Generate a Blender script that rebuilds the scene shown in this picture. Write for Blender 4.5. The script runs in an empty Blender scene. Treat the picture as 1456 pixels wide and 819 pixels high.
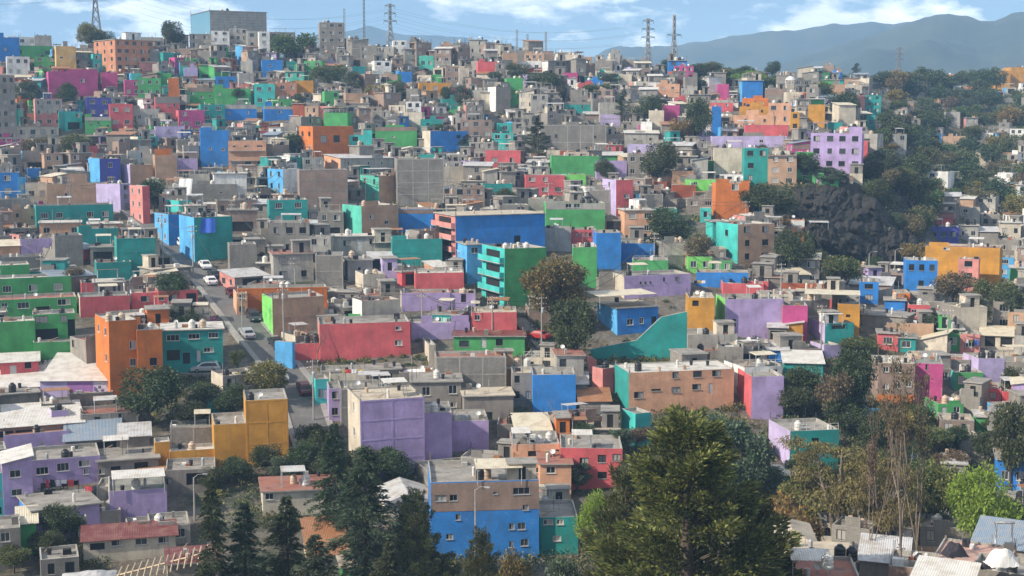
import bpy, math, random
import numpy as np
from mathutils import Vector, Matrix
rnd = random.Random(7)
S = bpy.context.scene
COL = S.collection
PI = math.pi
# ------------------------------------------------------------------ camera
F = 2000.0; CX = 728.0; CY = 409.5; HZ = 180.0
PITCH = math.atan((CY-HZ)/F)
cp, sp = math.cos(PITCH), math.sin(PITCH)
cam = bpy.data.cameras.new('camera'); camo = bpy.data.objects.new('camera', cam); COL.objects.link(camo)
cam.sensor_width = 36; cam.lens = 36*F/1456; cam.clip_end = 20000; cam.clip_start = .5
camo.rotation_euler = (PI/2-PITCH, 0, 0)
S.camera = camo
def ray(px, py):
    a = (px-CX)/F; b = -(py-CY)/F
    return (a, cp+sp*b, -sp+cp*b)
def at(px, py, D):
    d = ray(px, py); t = D/d[1]
    return (d[0]*t, D, d[2]*t)
def proj(P):
    x, y, z = P
    w = cp*y-sp*z; v = sp*y+cp*z
    return (CX+F*x/w, CY-F*v/w, w)
# ------------------------------------------------------------------ terrain
CT = []
def ct(px, *prs):
    for py, D in prs: CT.append(at(px, py, D))
for px in (-120, 120, 360, 600, 820):
    ct(px, (800,160),(720,178),(640,194),(560,213),(480,233),(420,258),(370,283),(310,318),(250,360),(200,400),(150,438),(110,470))
ct(980, (770,165),(690,182),(600,203),(540,216),(480,234),(420,258),(360,290),(310,318),(250,350),(200,393),(160,440),(130,485))
ct(1100,(740,176),(660,190),(590,206),(520,228),(470,243),(420,260),(390,280),(330,298),(265,333),(215,362),(180,400),(150,450),(130,500))
ct(1190,(720,182),(610,204),(540,224),(480,240),(430,260),(410,285),(385,302),(300,322),(252,337),(215,362),(180,410),(150,470))
ct(1270,(700,186),(600,206),(550,222),(480,240),(430,265),(400,290),(385,308),(320,330),(280,348),(230,385),(190,440),(150,520),(122,600))
ct(1340,(700,186),(600,207),(550,224),(480,244),(430,268),(405,290),(350,345),(310,390),(260,440),(215,500),(170,580),(120,700))
ct(1430,(700,184),(600,208),(540,226),(480,246),(430,270),(400,298),(350,350),(310,390),(260,440),(215,500),(170,580),(128,720))
ct(1580,(700,184),(560,222),(430,275),(350,350),(260,440),(180,560),(130,720))
# ridge and behind it
for px, ry, rD in ((-120,82,495),(120,76,500),(300,70,505),(480,70,505),(640,78,510),(800,90,515),(900,96,520),(1000,104,535),(1100,112,570),(1200,112,620)):
    p = at(px, ry, rD); CT.append(p)
    CT.append((p[0]*1.1, p[1]+60, p[2]-2)); CT.append((p[0]*1.2, p[1]+170, p[2]-25))
for px, ry, rD in ((1330,112,740),(1450,122,780),(1580,120,790)):
    p = at(px, ry, rD); CT.append(p); CT.append((p[0]*1.1, p[1]+80, p[2]-8))
# our own slope and the valley floor
for x in (-90,-30,40,90):
    CT.append((x,20,-14)); CT.append((x,60,-38)); CT.append((x,105,-50)); CT.append((x*1.4,138,-52.5))
CT.append((30,112,-47)); CT.append((45,118,-42)); CT.append((75,118,-42)); CT.append((70,148,-51)); CT.append((45,148,-51)); CT.append((20,145,-51.5))
for x, y, z in ((-330,120,-50),(-330,300,-20),(-330,480,22),(400,120,-48),(470,300,-25),(560,480,0),(620,700,20)): CT.append((x,y,z))
CT = np.array(CT)
def _tps():
    n = len(CT); P = CT[:,:2]/100.0; z = CT[:,2]
    d2 = ((P[:,None]-P[None])**2).sum(2)
    K = np.where(d2 > 0, .5*d2*np.log(np.maximum(d2,1e-12)), 0)+np.eye(n)*.004
    A = np.zeros((n+3,n+3)); A[:n,:n] = K; A[:n,n] = 1; A[:n,n+1:] = P; A[n,:n] = 1; A[n+1:,:n] = P.T
    return np.linalg.solve(A, np.concatenate([z,[0,0,0]]))
TW = _tps()
def Harr(X, Y):
    X = np.asarray(X, float); Y = np.asarray(Y, float); sh = X.shape
    x = np.clip(X.ravel(), -420, 640)/100; y = np.clip(Y.ravel(), 0, 850)/100
    out = np.empty(len(x)); P = CT[:,:2]/100; n = len(CT)
    for i in range(0, len(x), 8000):
        d2 = (x[i:i+8000,None]-P[None,:,0])**2+(y[i:i+8000,None]-P[None,:,1])**2
        out[i:i+8000] = np.where(d2 > 0, .5*d2*np.log(np.maximum(d2,1e-12)), 0)@TW[:n]+TW[n]+TW[n+1]*x[i:i+8000]+TW[n+2]*y[i:i+8000]
    X_, Y_ = X.ravel(), Y.ravel()
    ex = np.maximum(np.maximum(-420-X_, X_-640), 0); ey = np.maximum(np.maximum(-Y_, Y_-850), 0)
    w = np.clip(np.hypot(ex, ey)/500, 0, 1); w = w*w*(3-2*w)
    out = np.clip(out, -70, 60)
    return (out*(1-w)+(-45)*w).reshape(sh)
GX = np.arange(-420, 641, 3.0); GY = np.arange(0, 861, 3.0)
GZ = Harr(*np.meshgrid(GX, GY))
def H(x, y):
    i = (x-GX[0])/3.0; j = (y-GY[0])/3.0
    i = min(max(i, 0), len(GX)-1.001); j = min(max(j, 0), len(GY)-1.001)
    a, b = int(i), int(j); u, v = i-a, j-b
    return float((GZ[b,a]*(1-u)+GZ[b,a+1]*u)*(1-v)+(GZ[b+1,a]*(1-u)+GZ[b+1,a+1]*u)*v)
def hit(px, py, d0=100.0, far=505.0):
    d = ray(px, py); Y = d0
    while Y < 800:
        t = Y/d[1]; x, z = d[0]*t, d[2]*t
        if z < H(x, Y):
            return (x, Y, H(x, Y))
        Y += .5 if Y < 260 else 1
    t = far/d[1]
    return (d[0]*t, far, H(d[0]*t, far))
# ------------------------------------------------------------------ materials
M = {}
def newmat(name):
    m = bpy.data.materials.new(name); m.use_nodes = True; nt = m.node_tree
    return m, nt, nt.nodes, nt.links, nt.nodes['Principled BSDF']
def ramp(N, pts):
    r = N.new('ShaderNodeValToRGB'); e = r.color_ramp.elements
    e[0].position, e[0].color = pts[0][0], (*[pts[0][1]]*3, 1); e[1].position, e[1].color = pts[1][0], (*[pts[1][1]]*3, 1)
    return r
def mixc(N, L, f, a, b, mode='MIX'):
    m = N.new('ShaderNodeMix'); m.data_type = 'RGBA'; m.blend_type = mode
    for s, v in ((0, f), (6, a), (7, b)):
        if hasattr(v, 'is_linked'): L.new(v, m.inputs[s])
        else: m.inputs[s].default_value = v if s == 0 else (*v, 1)
    return m.outputs[2]
def noise(N, L, vec, scale, detail=4, rough=.6, mapping=None):
    if mapping:
        mp = N.new('ShaderNodeMapping'); mp.inputs['Scale'].default_value = mapping; L.new(vec, mp.inputs[0]); vec = mp.outputs[0]
    n = N.new('ShaderNodeTexNoise'); n.inputs['Scale'].default_value = scale; n.inputs['Detail'].default_value = detail; n.inputs['Roughness'].default_value = rough
    L.new(vec, n.inputs['Vector']); return n.outputs[0]
def bump(N, L, b, h, strength, dist=.02):
    bp = N.new('ShaderNodeBump'); bp.inputs['Strength'].default_value = strength; bp.inputs['Distance'].default_value = dist
    L.new(h, bp.inputs['Height']); L.new(bp.outputs[0], b.inputs['Normal'])
def wallmat(key, rgb, worn=.22, brick=None, rough=.88, streak=.4):
    m, nt, N, L, b = newmat('wall_'+key); b.inputs['Roughness'].default_value = rough
    uv = N.new('ShaderNodeTexCoord').outputs['UV']
    col = None
    n1 = noise(N, L, uv, .33, 5); r1 = ramp(N, ((.28,.66),(.72,1.18))); L.new(n1, r1.inputs[0])
    base = rgb
    if brick:
        bk = N.new('ShaderNodeTexBrick'); L.new(uv, bk.inputs['Vector'])
        bw, bh, c2, mort = brick
        bk.inputs['Scale'].default_value = 1; bk.inputs['Brick Width'].default_value = bw; bk.inputs['Row Height'].default_value = bh
        bk.inputs['Mortar Size'].default_value = .018; bk.inputs['Color1'].default_value = (*rgb,1); bk.inputs['Color2'].default_value = (*c2,1); bk.inputs['Mortar'].default_value = (*mort,1)
        base = bk.outputs[0]
    col = mixc(N, L, 1.0, base, r1.outputs[0], 'MULTIPLY')
    dirt = tuple(.45*c+.05*k for c, k in zip(rgb, (1.0,.9,.75)))
    fs = noise(N, L, uv, 3.5, 6, .8); rf_ = ramp(N, ((.3,.84),(.7,1.1))); L.new(fs, rf_.inputs[0]); col = mixc(N, L, 1.0, col, rf_.outputs[0], 'MULTIPLY')
    st = noise(N, L, uv, 1.0, 5, .65, (1.3,.16,1)); r2 = ramp(N, ((.48,0),(.72,streak*1.35))); L.new(st, r2.inputs[0])
    col = mixc(N, L, r2.outputs[0], col, dirt)
    pt = noise(N, L, uv, .8, 8, .7); r3 = ramp(N, ((.6,0),(.68,worn*1.6))); L.new(pt, r3.inputs[0])
    col = mixc(N, L, r3.outputs[0], col, (.3,.285,.26))
    L.new(col, b.inputs['Base Color'])
    bump(N, L, b, noise(N, L, uv, 6, 5), .35, .03)
    M[key] = m
PAL = {'yc':(.66,.42,.15),'bl':(.025,.21,.60),'tl':(.018,.29,.265),'aq':(.05,.48,.44),'mint':(.09,.5,.38),'gr':(.075,.36,.11),'lm':(.20,.62,.13),'pu':(.43,.325,.57),
 'li':(.50,.42,.66),'co':(.62,.115,.125),'pk':(.50,.07,.23),'or':(.60,.17,.03),'ru':(.32,.075,.03),'mu':(.56,.27,.035),'pe':(.66,.36,.22),'ta':(.47,.30,.195),
 'cr':(.60,.53,.42),'wh':(.76,.75,.72),'gy':(.265,.24,.21),'dk':(.10,.10,.105),'lb':(.09,.38,.72),'in':(.07,.075,.40),'gg':(.40,.38,.34),'sp':(.62,.25,.22)}
CN = {'bl':'blue','tl':'teal','aq':'aqua','mint':'mint green','gr':'green','lm':'lime green','pu':'purple','li':'lilac','co':'coral red','pk':'magenta','or':'orange','ru':'rust red','mu':'mustard yellow',
 'pe':'peach','ta':'tan','cr':'cream','wh':'white','gy':'grey concrete','dk':'dark grey','lb':'light blue','in':'indigo','gg':'pale grey','sp':'salmon','gb':'grey block','yc':'pale mustard','br':'brown brick','ob':'orange brick','gl':'glass'}
for k, c in PAL.items(): wallmat(k, c, worn=(.5 if k in ('gy','gg','cr','wh') else .16), streak=(.75 if k in ('gy','gg') else .55 if k in ('cr','wh') else .38))
wallmat('gb', (.265,.243,.213), .2, (.4,.2,(.205,.19,.168),(.33,.31,.28)), streak=.65)
wallmat('br', (.27,.14,.095), .1, (.26,.08,(.215,.11,.075),(.34,.29,.25)), streak=.3)
wallmat('ob', (.56,.17,.06), .1, (.26,.08,(.46,.13,.045),(.5,.30,.2)), streak=.3)
def roofmat(key, rgb, c2, sc=.5):
    m, nt, N, L, b = newmat('roof_'+key); b.inputs['Roughness'].default_value = .85
    uv = N.new('ShaderNodeTexCoord').outputs['UV']
    r = ramp(N, ((.42,0),(.62,1))); L.new(noise(N, L, uv, sc, 8, .7), r.inputs[0])
    col = mixc(N, L, r.outputs[0], rgb, c2)
    r2 = ramp(N, ((.56,0),(.66,.8))); L.new(noise(N, L, uv, sc*.7, 6, .65, (1,1.6,1)), r2.inputs[0])
    col = mixc(N, L, r2.outputs[0], col, tuple(c*.4 for c in c2))
    L.new(col, b.inputs['Base Color']); bump(N, L, b, noise(N, L, uv, 5, 5), .3, .02)
    M['r_'+key] = m
roofmat('con', (.29,.27,.24), (.18,.165,.145)); roofmat('wht', (.55,.53,.48), (.36,.33,.29)); roofmat('red', (.30,.10,.065), (.26,.15,.115)); roofmat('grn', (.16,.17,.15), (.26,.25,.22)); roofmat('crm', (.48,.41,.31), (.33,.28,.22)); roofmat('pnk', (.5,.3,.24), (.36,.25,.2))
def tinmat(key, rgb, c2):
    m, nt, N, L, b = newmat('tin_'+key); b.inputs['Roughness'].default_value = .5
    uv = N.new('ShaderNodeTexCoord').outputs['UV']
    r = ramp(N, ((.45,0),(.68,1))); L.new(noise(N, L, uv, .6, 7, .7), r.inputs[0])
    L.new(mixc(N, L, r.outputs[0], rgb, c2), b.inputs['Base Color'])
    w = N.new('ShaderNodeTexWave'); w.inputs['Scale'].default_value = 1.6; L.new(uv, w.inputs[0]); bump(N, L, b, w.outputs[1], .6, .05)
    M['t_'+key] = m
tinmat('gal', (.5,.5,.5), (.3,.24,.19)); tinmat('wht', (.62,.60,.56), (.42,.37,.31)); tinmat('crm', (.62,.56,.42), (.42,.34,.24)); tinmat('red', (.15,.03,.025), (.24,.12,.085)); tinmat('blu', (.2,.26,.33), (.3,.3,.3)); tinmat('rus', (.30,.13,.055), (.36,.2,.11))
def plain(key, rgb, rough=.7, metal=0.0, var=.25, sc=3.0):
    m, nt, N, L, b = newmat(key); b.inputs['Roughness'].default_value = rough; b.inputs['Metallic'].default_value = metal
    o = N.new('ShaderNodeTexCoord').outputs['Object']
    r = ramp(N, ((.3,1-var),(.7,1+var*.5))); L.new(noise(N, L, o, sc, 4), r.inputs[0])
    L.new(mixc(N, L, 1.0, rgb, r.outputs[0], 'MULTIPLY'), b.inputs['Base Color'])
    M[key] = m
plain('frame_white', (.62,.61,.58)); plain('frame_dark', (.04,.04,.042)); plain('iron', (.05,.045,.04)); plain('steel', (.42,.43,.44), .5, .3)
plain('wood', (.34,.24,.15)); plain('pale_wood', (.60,.47,.32)); plain('tank_black', (.02,.02,.022), .45); plain('tank_white', (.62,.60,.55), .5); plain('tank_tan', (.5,.38,.28), .5)
plain('door_brown', (.10,.06,.04)); plain('door_white', (.55,.54,.52)); plain('rubber', (.015,.015,.016)); plain('hub', (.35,.35,.36), .35, .8)
plain('car_white', (.72,.72,.72), .3, 0, .05); plain('car_silver', (.45,.46,.47), .3, .4, .05); plain('car_dark', (.03,.032,.036), .25, 0, .05); plain('car_red', (.36,.03,.03), .3, 0, .05); plain('car_maroon', (.10,.015,.02), .3, 0, .05)
plain('lamp_clear', (.8,.8,.78), .2); plain('lamp_red', (.4,.02,.02), .3); plain('shade_white', (.72,.71,.68), .8, 0, .15, 1); plain('shade_blue', (.02,.10,.50), .7); plain('shade_dark', (.025,.022,.03), .8)
plain('bark', (.10,.075,.055), .9, 0, .4, 2); plain('pale_bark', (.19,.15,.115), .9, 0, .4, 1.5); plain('dead_wood', (.16,.13,.11), .9)
plain('pole_concrete', (.32,.31,.29)); plain('pylon_steel', (.20,.21,.22), .6, .3); plain('louvre', (.42,.43,.44))
plain('cloth_red',(.5,.05,.06)); plain('cloth_blue',(.06,.14,.45)); plain('cloth_white',(.74,.73,.72)); plain('cloth_yellow',(.6,.4,.06)); plain('mural_violet',(.36,.16,.42)); plain('mural_ink',(.13,.09,.2)); plain('mural_pale',(.58,.55,.62))
def glassmat(key, rgb, rough):
    m, nt, N, L, b = newmat(key); b.inputs['Base Color'].default_value = (*rgb,1); b.inputs['Roughness'].default_value = rough; M[key] = m
glassmat('pane_dark', (.018,.02,.022), .12); glassmat('pane_mid', (.06,.065,.07), .15); glassmat('pane_curtain', (.38,.36,.33), .4); glassmat('near_black', (.012,.011,.011), .9); glassmat('office_glass', (.10,.24,.33), .12); glassmat('car_glass', (.015,.018,.02), .08)
def leafmat(key, rgb, var=.58, trans=.3, hue=.04):
    m, nt, N, L, b = newmat('leaf_'+key)
    g = N.new('ShaderNodeNewGeometry'); oi = N.new('ShaderNodeObjectInfo')
    hs = N.new('ShaderNodeHueSaturation'); hs.inputs['Color'].default_value = (*rgb,1)
    mr = N.new('ShaderNodeMapRange'); mr.inputs[3].default_value = 1-var; mr.inputs[4].default_value = 1+var*1.2; L.new(g.outputs['Random Per Island'], mr.inputs[0])
    mh = N.new('ShaderNodeMapRange'); mh.inputs[3].default_value = .5-hue; mh.inputs[4].default_value = .5+hue; L.new(oi.outputs['Random'], mh.inputs[0])
    L.new(mr.outputs[0], hs.inputs['Value']); L.new(mh.outputs[0], hs.inputs['Hue'])
    o = N.new('ShaderNodeTexCoord').outputs['Object']
    r = ramp(N, ((.3,.65),(.7,1.3))); L.new(noise(N, L, o, .7, 3), r.inputs[0])
    c = mixc(N, L, 1.0, hs.outputs[0], r.outputs[0], 'MULTIPLY')
    L.new(c, b.inputs['Base Color']); b.inputs['Roughness'].default_value = .65
    t = N.new('ShaderNodeBsdfTranslucent'); L.new(c, t.inputs[0])
    mx = N.new('ShaderNodeMixShader'); mx.inputs[0].default_value = trans
    L.new(b.outputs[0], mx.inputs[1]); L.new(t.outputs[0], mx.inputs[2]); L.new(mx.outputs[0], N['Material Output'].inputs[0])
    M['l_'+key] = m
leafmat('dark', (.058,.080,.027)); leafmat('olive', (.20,.175,.05), .58, .4); leafmat('mid', (.07,.11,.035)); leafmat('pale', (.20,.33,.045), .35, .45); leafmat('conifer', (.105,.11,.035), .58, .4); leafmat('cedar', (.052,.074,.03)); leafmat('bronze', (.19,.155,.06)); leafmat('brown', (.135,.105,.06)); leafmat('greygreen', (.085,.11,.07)); leafmat('yellow', (.24,.17,.05)); leafmat('violet', (.22,.05,.16))
# ------------------------------------------------------------------ mesh builder
class MB:
    def __init__(s): s.v = []; s.f = []; s.m = []; s.uv = []; s.off = (rnd.random()*40, rnd.random()*40)
    def face(s, pts, mat, uvs=None):
        i = len(s.v); s.v.extend(pts); s.f.append(tuple(range(i, i+len(pts)))); s.m.append(mat)
        if uvs is None:
            a, b, c = (Vector(pts[k]) for k in (0,1,2)); n = (b-a).cross(c-a)
            if abs(n.z) > .7*n.length: uvs = [(p[0], p[1]) for p in pts]
            elif abs(n.x) > abs(n.y): uvs = [(p[1], p[2]) for p in pts]
            else: uvs = [(p[0], p[2]) for p in pts]
        s.uv.extend((u+s.off[0], w+s.off[1]) for u, w in uvs)
    def box(s, x0, x1, y0, y1, z0, z1, mat, top=None, bot=True):
        q = [(x0,y0),(x1,y0),(x1,y1),(x0,y1)]
        for i in range(4):
            a, b = q[i], q[(i+1)%4]
            s.face([(*a,z0),(*b,z0),(*b,z1),(*a,z1)], mat)
        s.face([(*p,z1) for p in q], top or mat)
        if bot: s.face([(*p,z0) for p in reversed(q)], mat)
    def bar(s, a, b, r, mat, n=4, r2=None):
        a, b = Vector(a), Vector(b); d = (b-a)
        if d.length < 1e-6: return
        d.normalize(); u = d.orthogonal().normalized(); w = d.cross(u); r2 = r if r2 is None else r2
        A = [a+(u*math.cos(2*PI*k/n+.785)+w*math.sin(2*PI*k/n+.785))*r for k in range(n)]
        B = [b+(u*math.cos(2*PI*k/n+.785)+w*math.sin(2*PI*k/n+.785))*r2 for k in range(n)]
        i = len(s.v); s.v.extend(tuple(p) for p in A+B)
        def add(ix): s.f.append(ix); s.m.append(mat); s.uv.extend((s.v[j][0], s.v[j][2]) for j in ix)
        for k in range(n): add((i+k, i+(k+1)%n, i+n+(k+1)%n, i+n+k))
        add(tuple(i+k for k in reversed(range(n)))); add(tuple(i+n+k for k in range(n)))
    def tube(s, pts, rs, mat, n=6):
        P = [Vector(p) for p in pts]; rings = []; u = None
        for k, p in enumerate(P):
            d = (P[min(k+1,len(P)-1)]-P[max(k-1,0)]).normalized()
            u = d.orthogonal().normalized() if u is None else (u-d*u.dot(d)).normalized()
            w = d.cross(u); i = len(s.v)
            s.v.extend(tuple(p+(u*math.cos(2*PI*q/n)+w*math.sin(2*PI*q/n))*rs[k]) for q in range(n)); rings.append(i)
        for a, b in zip(rings, rings[1:]):
            for q in range(n):
                ix = (a+q, a+(q+1)%n, b+(q+1)%n, b+q); s.f.append(ix); s.m.append(mat); s.uv.extend((s.v[j][0]+s.v[j][1], s.v[j][2]) for j in ix)
        ix = tuple(rings[-1]+q for q in range(n)); s.f.append(ix); s.m.append(mat); s.uv.extend((0,0) for _ in ix)
    def lathe(s, prof, mat, n=12, c=(0,0,0)):
        i = len(s.v)
        for r, z in prof: s.v.extend((c[0]+r*math.cos(2*PI*q/n), c[1]+r*math.sin(2*PI*q/n), c[2]+z) for q in range(n))
        for k in range(len(prof)-1):
            for q in range(n):
                ix = (i+k*n+q, i+k*n+(q+1)%n, i+(k+1)*n+(q+1)%n, i+(k+1)*n+q); s.f.append(ix); s.m.append(mat); s.uv.extend((q*.2, prof[k][1]) for _ in ix)
        ix = tuple(i+(len(prof)-1)*n+q for q in range(n)); s.f.append(ix); s.m.append(mat); s.uv.extend((0,0) for _ in ix)
    def add(s, o, mx):
        i = len(s.v); s.v.extend(tuple(mx@Vector(p)) for p in o.v); s.f.extend(tuple(j+i for j in f) for f in o.f); s.m.extend(o.m); s.uv.extend(o.uv)
    def mesh(s, name, smooth=False):
        me = bpy.data.meshes.new(name); me.from_pydata(s.v, [], s.f)
        ks = list(dict.fromkeys(s.m))
        for k in ks: me.materials.append(M[k])
        if len(ks) > 1: ix = {k:i for i, k in enumerate(ks)}; me.polygons.foreach_set('material_index', [ix[k] for k in s.m])
        ul = me.uv_layers.new(name='UVMap'); ul.data.foreach_set('uv', [c for p in s.uv for c in p])
        if smooth: me.polygons.foreach_set('use_smooth', [True]*len(s.f))
        me.update(); return me
    def build(s, name, parent=None, loc=(0,0,0), smooth=False):
        return link(name, s.mesh(name, smooth), parent, loc)
def link(name, me, parent=None, loc=(0,0,0), rz=0):
    o = bpy.data.objects.new(name, me); COL.objects.link(o); o.location = loc
    if rz: o.rotation_euler.z = rz
    if parent: o.parent = parent
    return o
def tag(o, label=None, cat=None, group=None, kind=None):
    for k, v in (('label', label), ('category', cat), ('group', group), ('kind', kind)):
        if v: o[k] = v
    return o
KIDS = {}
def copy_thing(o, loc=None, rz=None, sc=None):
    r = o.copy(); COL.objects.link(r)
    if loc: r.location = loc
    if rz is not None: r.rotation_euler.z = rz
    if sc is not None: r.scale = sc if isinstance(sc, tuple) else (sc,)*3
    for ch in KIDS.get(o.name, ()):
        c = ch.copy(); COL.objects.link(c); c.parent = r
        for g in KIDS.get(ch.name, ()):
            d = g.copy(); COL.objects.link(d); d.parent = c
    return r
SUN = (-.75, -.34, .57); SUNE = 5.0; SKY = .08; EXPO = .48
HAZE_COL = (.38,.65,1,1); HAZE_D = 2.4e-4; HAZE_G = 0.0
CLOUD = (20,20,20); CLOUD_SEED = 3.7
M['gl'] = M['office_glass']
# ------------------------------------------------------------------ houses
def wallface(mb, ox, oy, ux, uy, W, z0, z1, ops, mat, depth=.14):
    nx, ny = uy, -ux
    P = lambda s, z, d=0: (ox+ux*s-nx*d, oy+uy*s-ny*d, z)
    ops = [(c-w/2, c+w/2, z, z+h) for c, z, w, h in ((o[0], o[1], o[2], o[3]) for o in ops)]
    xs = sorted({0, W, *(v for o in ops for v in o[:2])}); zs = sorted({z0, z1, *(v for o in ops for v in o[2:])})
    for j in range(len(zs)-1):
        run = None
        for i in range(len(xs)-1):
            mx, mz = (xs[i]+xs[i+1])/2, (zs[j]+zs[j+1])/2
            hole = any(o[0] < mx < o[1] and o[2] < mz < o[3] for o in ops)
            if not hole and run is None: run = xs[i]
            if (hole or i == len(xs)-2) and run is not None:
                e = xs[i] if hole else xs[i+1]
                mb.face([P(run,zs[j]),P(e,zs[j]),P(e,zs[j+1]),P(run,zs[j+1])], mat, [(run,zs[j]),(e,zs[j]),(e,zs[j+1]),(run,zs[j+1])]); run = None
    for a, b, c, d in ops:
        mb.face([P(a,c),P(b,c),P(b,c,depth),P(a,c,depth)], mat); mb.face([P(a,d,depth),P(b,d,depth),P(b,d),P(a,d)], mat)
        mb.face([P(a,c),P(a,c,depth),P(a,d,depth),P(a,d)], mat); mb.face([P(b,c,depth),P(b,c),P(b,d),P(b,d,depth)], mat)
WM = {}
def winmesh(w, h, st, pk):
    w, h = round(w*5)/5, round(h*5)/5; k = (w, h, st, pk)
    if k not in WM:
        fb = MB(); t = .07 if st == 'frame_white' else .05
        x = w/2
        for a, b, c, d in ((-x,x,0,t),(-x,x,h-t,h),(-x,-x+t,t,h-t),(x-t,x,t,h-t)): fb.box(a,b,-.03,.05,c,d,st)
        n = 1 if w < 1.5 else 2
        for i in range(n):
            q = -x+w*(i+1)/(n+1); fb.box(q-t*.35,q+t*.35,-.015,.04,t,h-t,st)
        fb.box(-x-.06,x+.06,-.16,-.035,-.07,-.005,'gg')
        pb = MB()
        if pk == 'pane_split':
            q = rnd.choice((-x*.1, x*.25, -x*.4)); pb.face([(-x,.05,0),(q,.05,0),(q,.05,h),(-x,.05,h)],'pane_dark'); pb.face([(q,.05,0),(x,.05,0),(x,.05,h),(q,.05,h)],'pane_curtain')
        else: pb.face([(-x,.05,0),(x,.05,0),(x,.05,h),(-x,.05,h)], pk)
        WM[k] = (fb, pb, fb.mesh('window'), pb.mesh('pane'), (w, h))
    return WM[k]
DM = {}
def doormesh(w, h, mt):
    w = round(w*5)/5; h = round(h*5)/5; k = (w, h, mt)
    if k not in DM:
        b = MB(); b.box(-w/2,w/2,.02,.08,0,h,mt)
        for a, c in ((.12,.45),(.52,.9)):
            b.box(-w/2+.12,w/2-.12,-.005,.018,h*a,h*c,mt)
        DM[k] = (b, b.mesh('door'))
    return DM[k]
FAR = MB()
HOUSES = []
TANKS = []
def build_house(h, detail=True):
    W, L, T = h['W'], h['L'], h['T']; fm, lm, rm = h['front'], h['left'], h['right']
    parts = []      # (name, MB, [sub parts])
    wb = MB(); x = W/2; z0 = -4.5
    lifts = h.get('foot')
    if lifts: z0 = lifts
    dp = .16
    wallface(wb, -x, 0, 1, 0, W, z0, T, h['ops'], fm, dp)
    wallface(wb, x, 0, 0, 1, L, z0, T, h.get('rops', []), rm, dp)
    wallface(wb, x, L, -1, 0, W, z0, T, [], h.get('back', fm))
    wallface(wb, -x, L, 0, -1, L, z0, T, h.get('lops', []), lm, dp)
    rt = h['roof']; rk = h['rmat']
    rb = MB(); rz = T
    if rt == 'par':
        p = h.get('par', .45); t = .15; rz = T-p
        a = [(-x,0),(x,0),(x,L),(-x,L)]; b = [(-x+t,t),(x-t,t),(x-t,L-t),(-x+t,L-t)]
        for i in range(4):
            j = (i+1)%4
            wb.face([(*a[i],T),(*a[j],T),(*b[j],T),(*b[i],T)], h.get('cap','gg'))
            wb.face([(*b[i],rz),(*b[i],T),(*b[j],T),(*b[j],rz)], h.get('inner', 'gg'))
        rb.face([(*q,rz) for q in b], rk)
    elif rt == 'slab':
        e = h.get('eave', .3); rb.box(-x-e,x+e,-e,L+e,T+.003,T+.17,'gg',top=rk); rz = T+.17
    elif rt == 'shed':
        e = .35; r1 = h.get('rise', .9); q = [(-x-e,-e,T+.02),(x+e,-e,T+.02),(x+e,L+e,T+r1),(-x-e,L+e,T+r1)]
        rb.face(q, rk); rb.face([(a,b,c-.06) for a, b, c in reversed(q)], rk)
        for i in range(4):
            a, b = q[i], q[(i+1)%4]; rb.face([(a[0],a[1],a[2]-.06),(b[0],b[1],b[2]-.06),b,a], rk)
        wb.face([(x,0,T),(x,L,T),(x,L,T+r1-.08)], rm); wb.face([(-x,L,T),(-x,0,T),(-x,L,T+r1-.08)], lm); rz = T+r1*.5
    elif rt == 'side':          # falls to one side
        e = .3; r1 = h.get('rise', .8); q = [(-x-e,-e,T+.02),(x+e,-e,T+r1),(x+e,L+e,T+r1),(-x-e,L+e,T+.02)]
        rb.face(q, rk); rb.face([(a,b,c-.06) for a, b, c in reversed(q)], rk)
        for i in range(4):
            a, b = q[i], q[(i+1)%4]; rb.face([(a[0],a[1],a[2]-.06),(b[0],b[1],b[2]-.06),b,a], rk)
        wb.face([(-x,0,T),(x,0,T),(x,0,T+r1-.08)], fm); wb.face([(x,L,T),(-x,L,T),(x,L,T+r1-.08)], fm); rz = T+r1*.6
    elif rt in ('hip', 'gable'):
        e = .45; r1 = h.get('rise', 1.6); g = min(W, L)/2+e
        a = [(-x-e,-e,T),(x+e,-e,T),(x+e,L+e,T),(-x-e,L+e,T)]
        if W >= L: r = [(-x-e+(g if rt == 'hip' else 0), L/2, T+r1), (x+e-(g if rt == 'hip' else 0), L/2, T+r1)]; fs = [(a[0],a[1],r[1],r[0]),(a[1],a[2],r[1]),(a[2],a[3],r[0],r[1]),(a[3],a[0],r[0])]
        else: r = [(0,-e+(g if rt == 'hip' else 0),T+r1),(0,L+e-(g if rt == 'hip' else 0),T+r1)]; fs = [(a[0],a[1],r[0]),(a[1],a[2],r[1],r[0]),(a[2],a[3],r[1]),(a[3],a[0],r[0],r[1])]
        for f in fs: rb.face(list(f), rk)
        rb.face([(p[0],p[1],T-.05) for p in reversed(a)], 'wood')
        for i in range(4):
            p, q = a[i], a[(i+1)%4]; rb.face([(p[0],p[1],T-.05),(q[0],q[1],T-.05),q,p], rk)
        rz = T+r1*.4
    if h.get('pil'):       # the concrete frame shows through the paint
        n = max(1, round(W/3.6)); mt = h['pil']
        for i in range(n+1):
            c = -x+.13+(W-.26)*i/n; 
            if not any(abs(c-(o[0]-x)) < o[2]/2+.2 for o in h['ops']): wb.box(c-.11,c+.11,-.025,.0,-.5 if z0 < 0 else z0,T-.02,mt)
        ns = max(1, round(T/2.6))
        for i in range(1, ns+1):
            z = T*i/ns-.24
            if not any(o[1]-.2 < z+.1 < o[1]+o[3]+.2 for o in h['ops']): wb.box(-x+.02,x-.02,-.03,-.001,z,z+.2,mt)
    root = None
    mx = Matrix.Translation(h['loc'])@Matrix.Rotation(h['yaw'], 4, 'Z')
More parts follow.
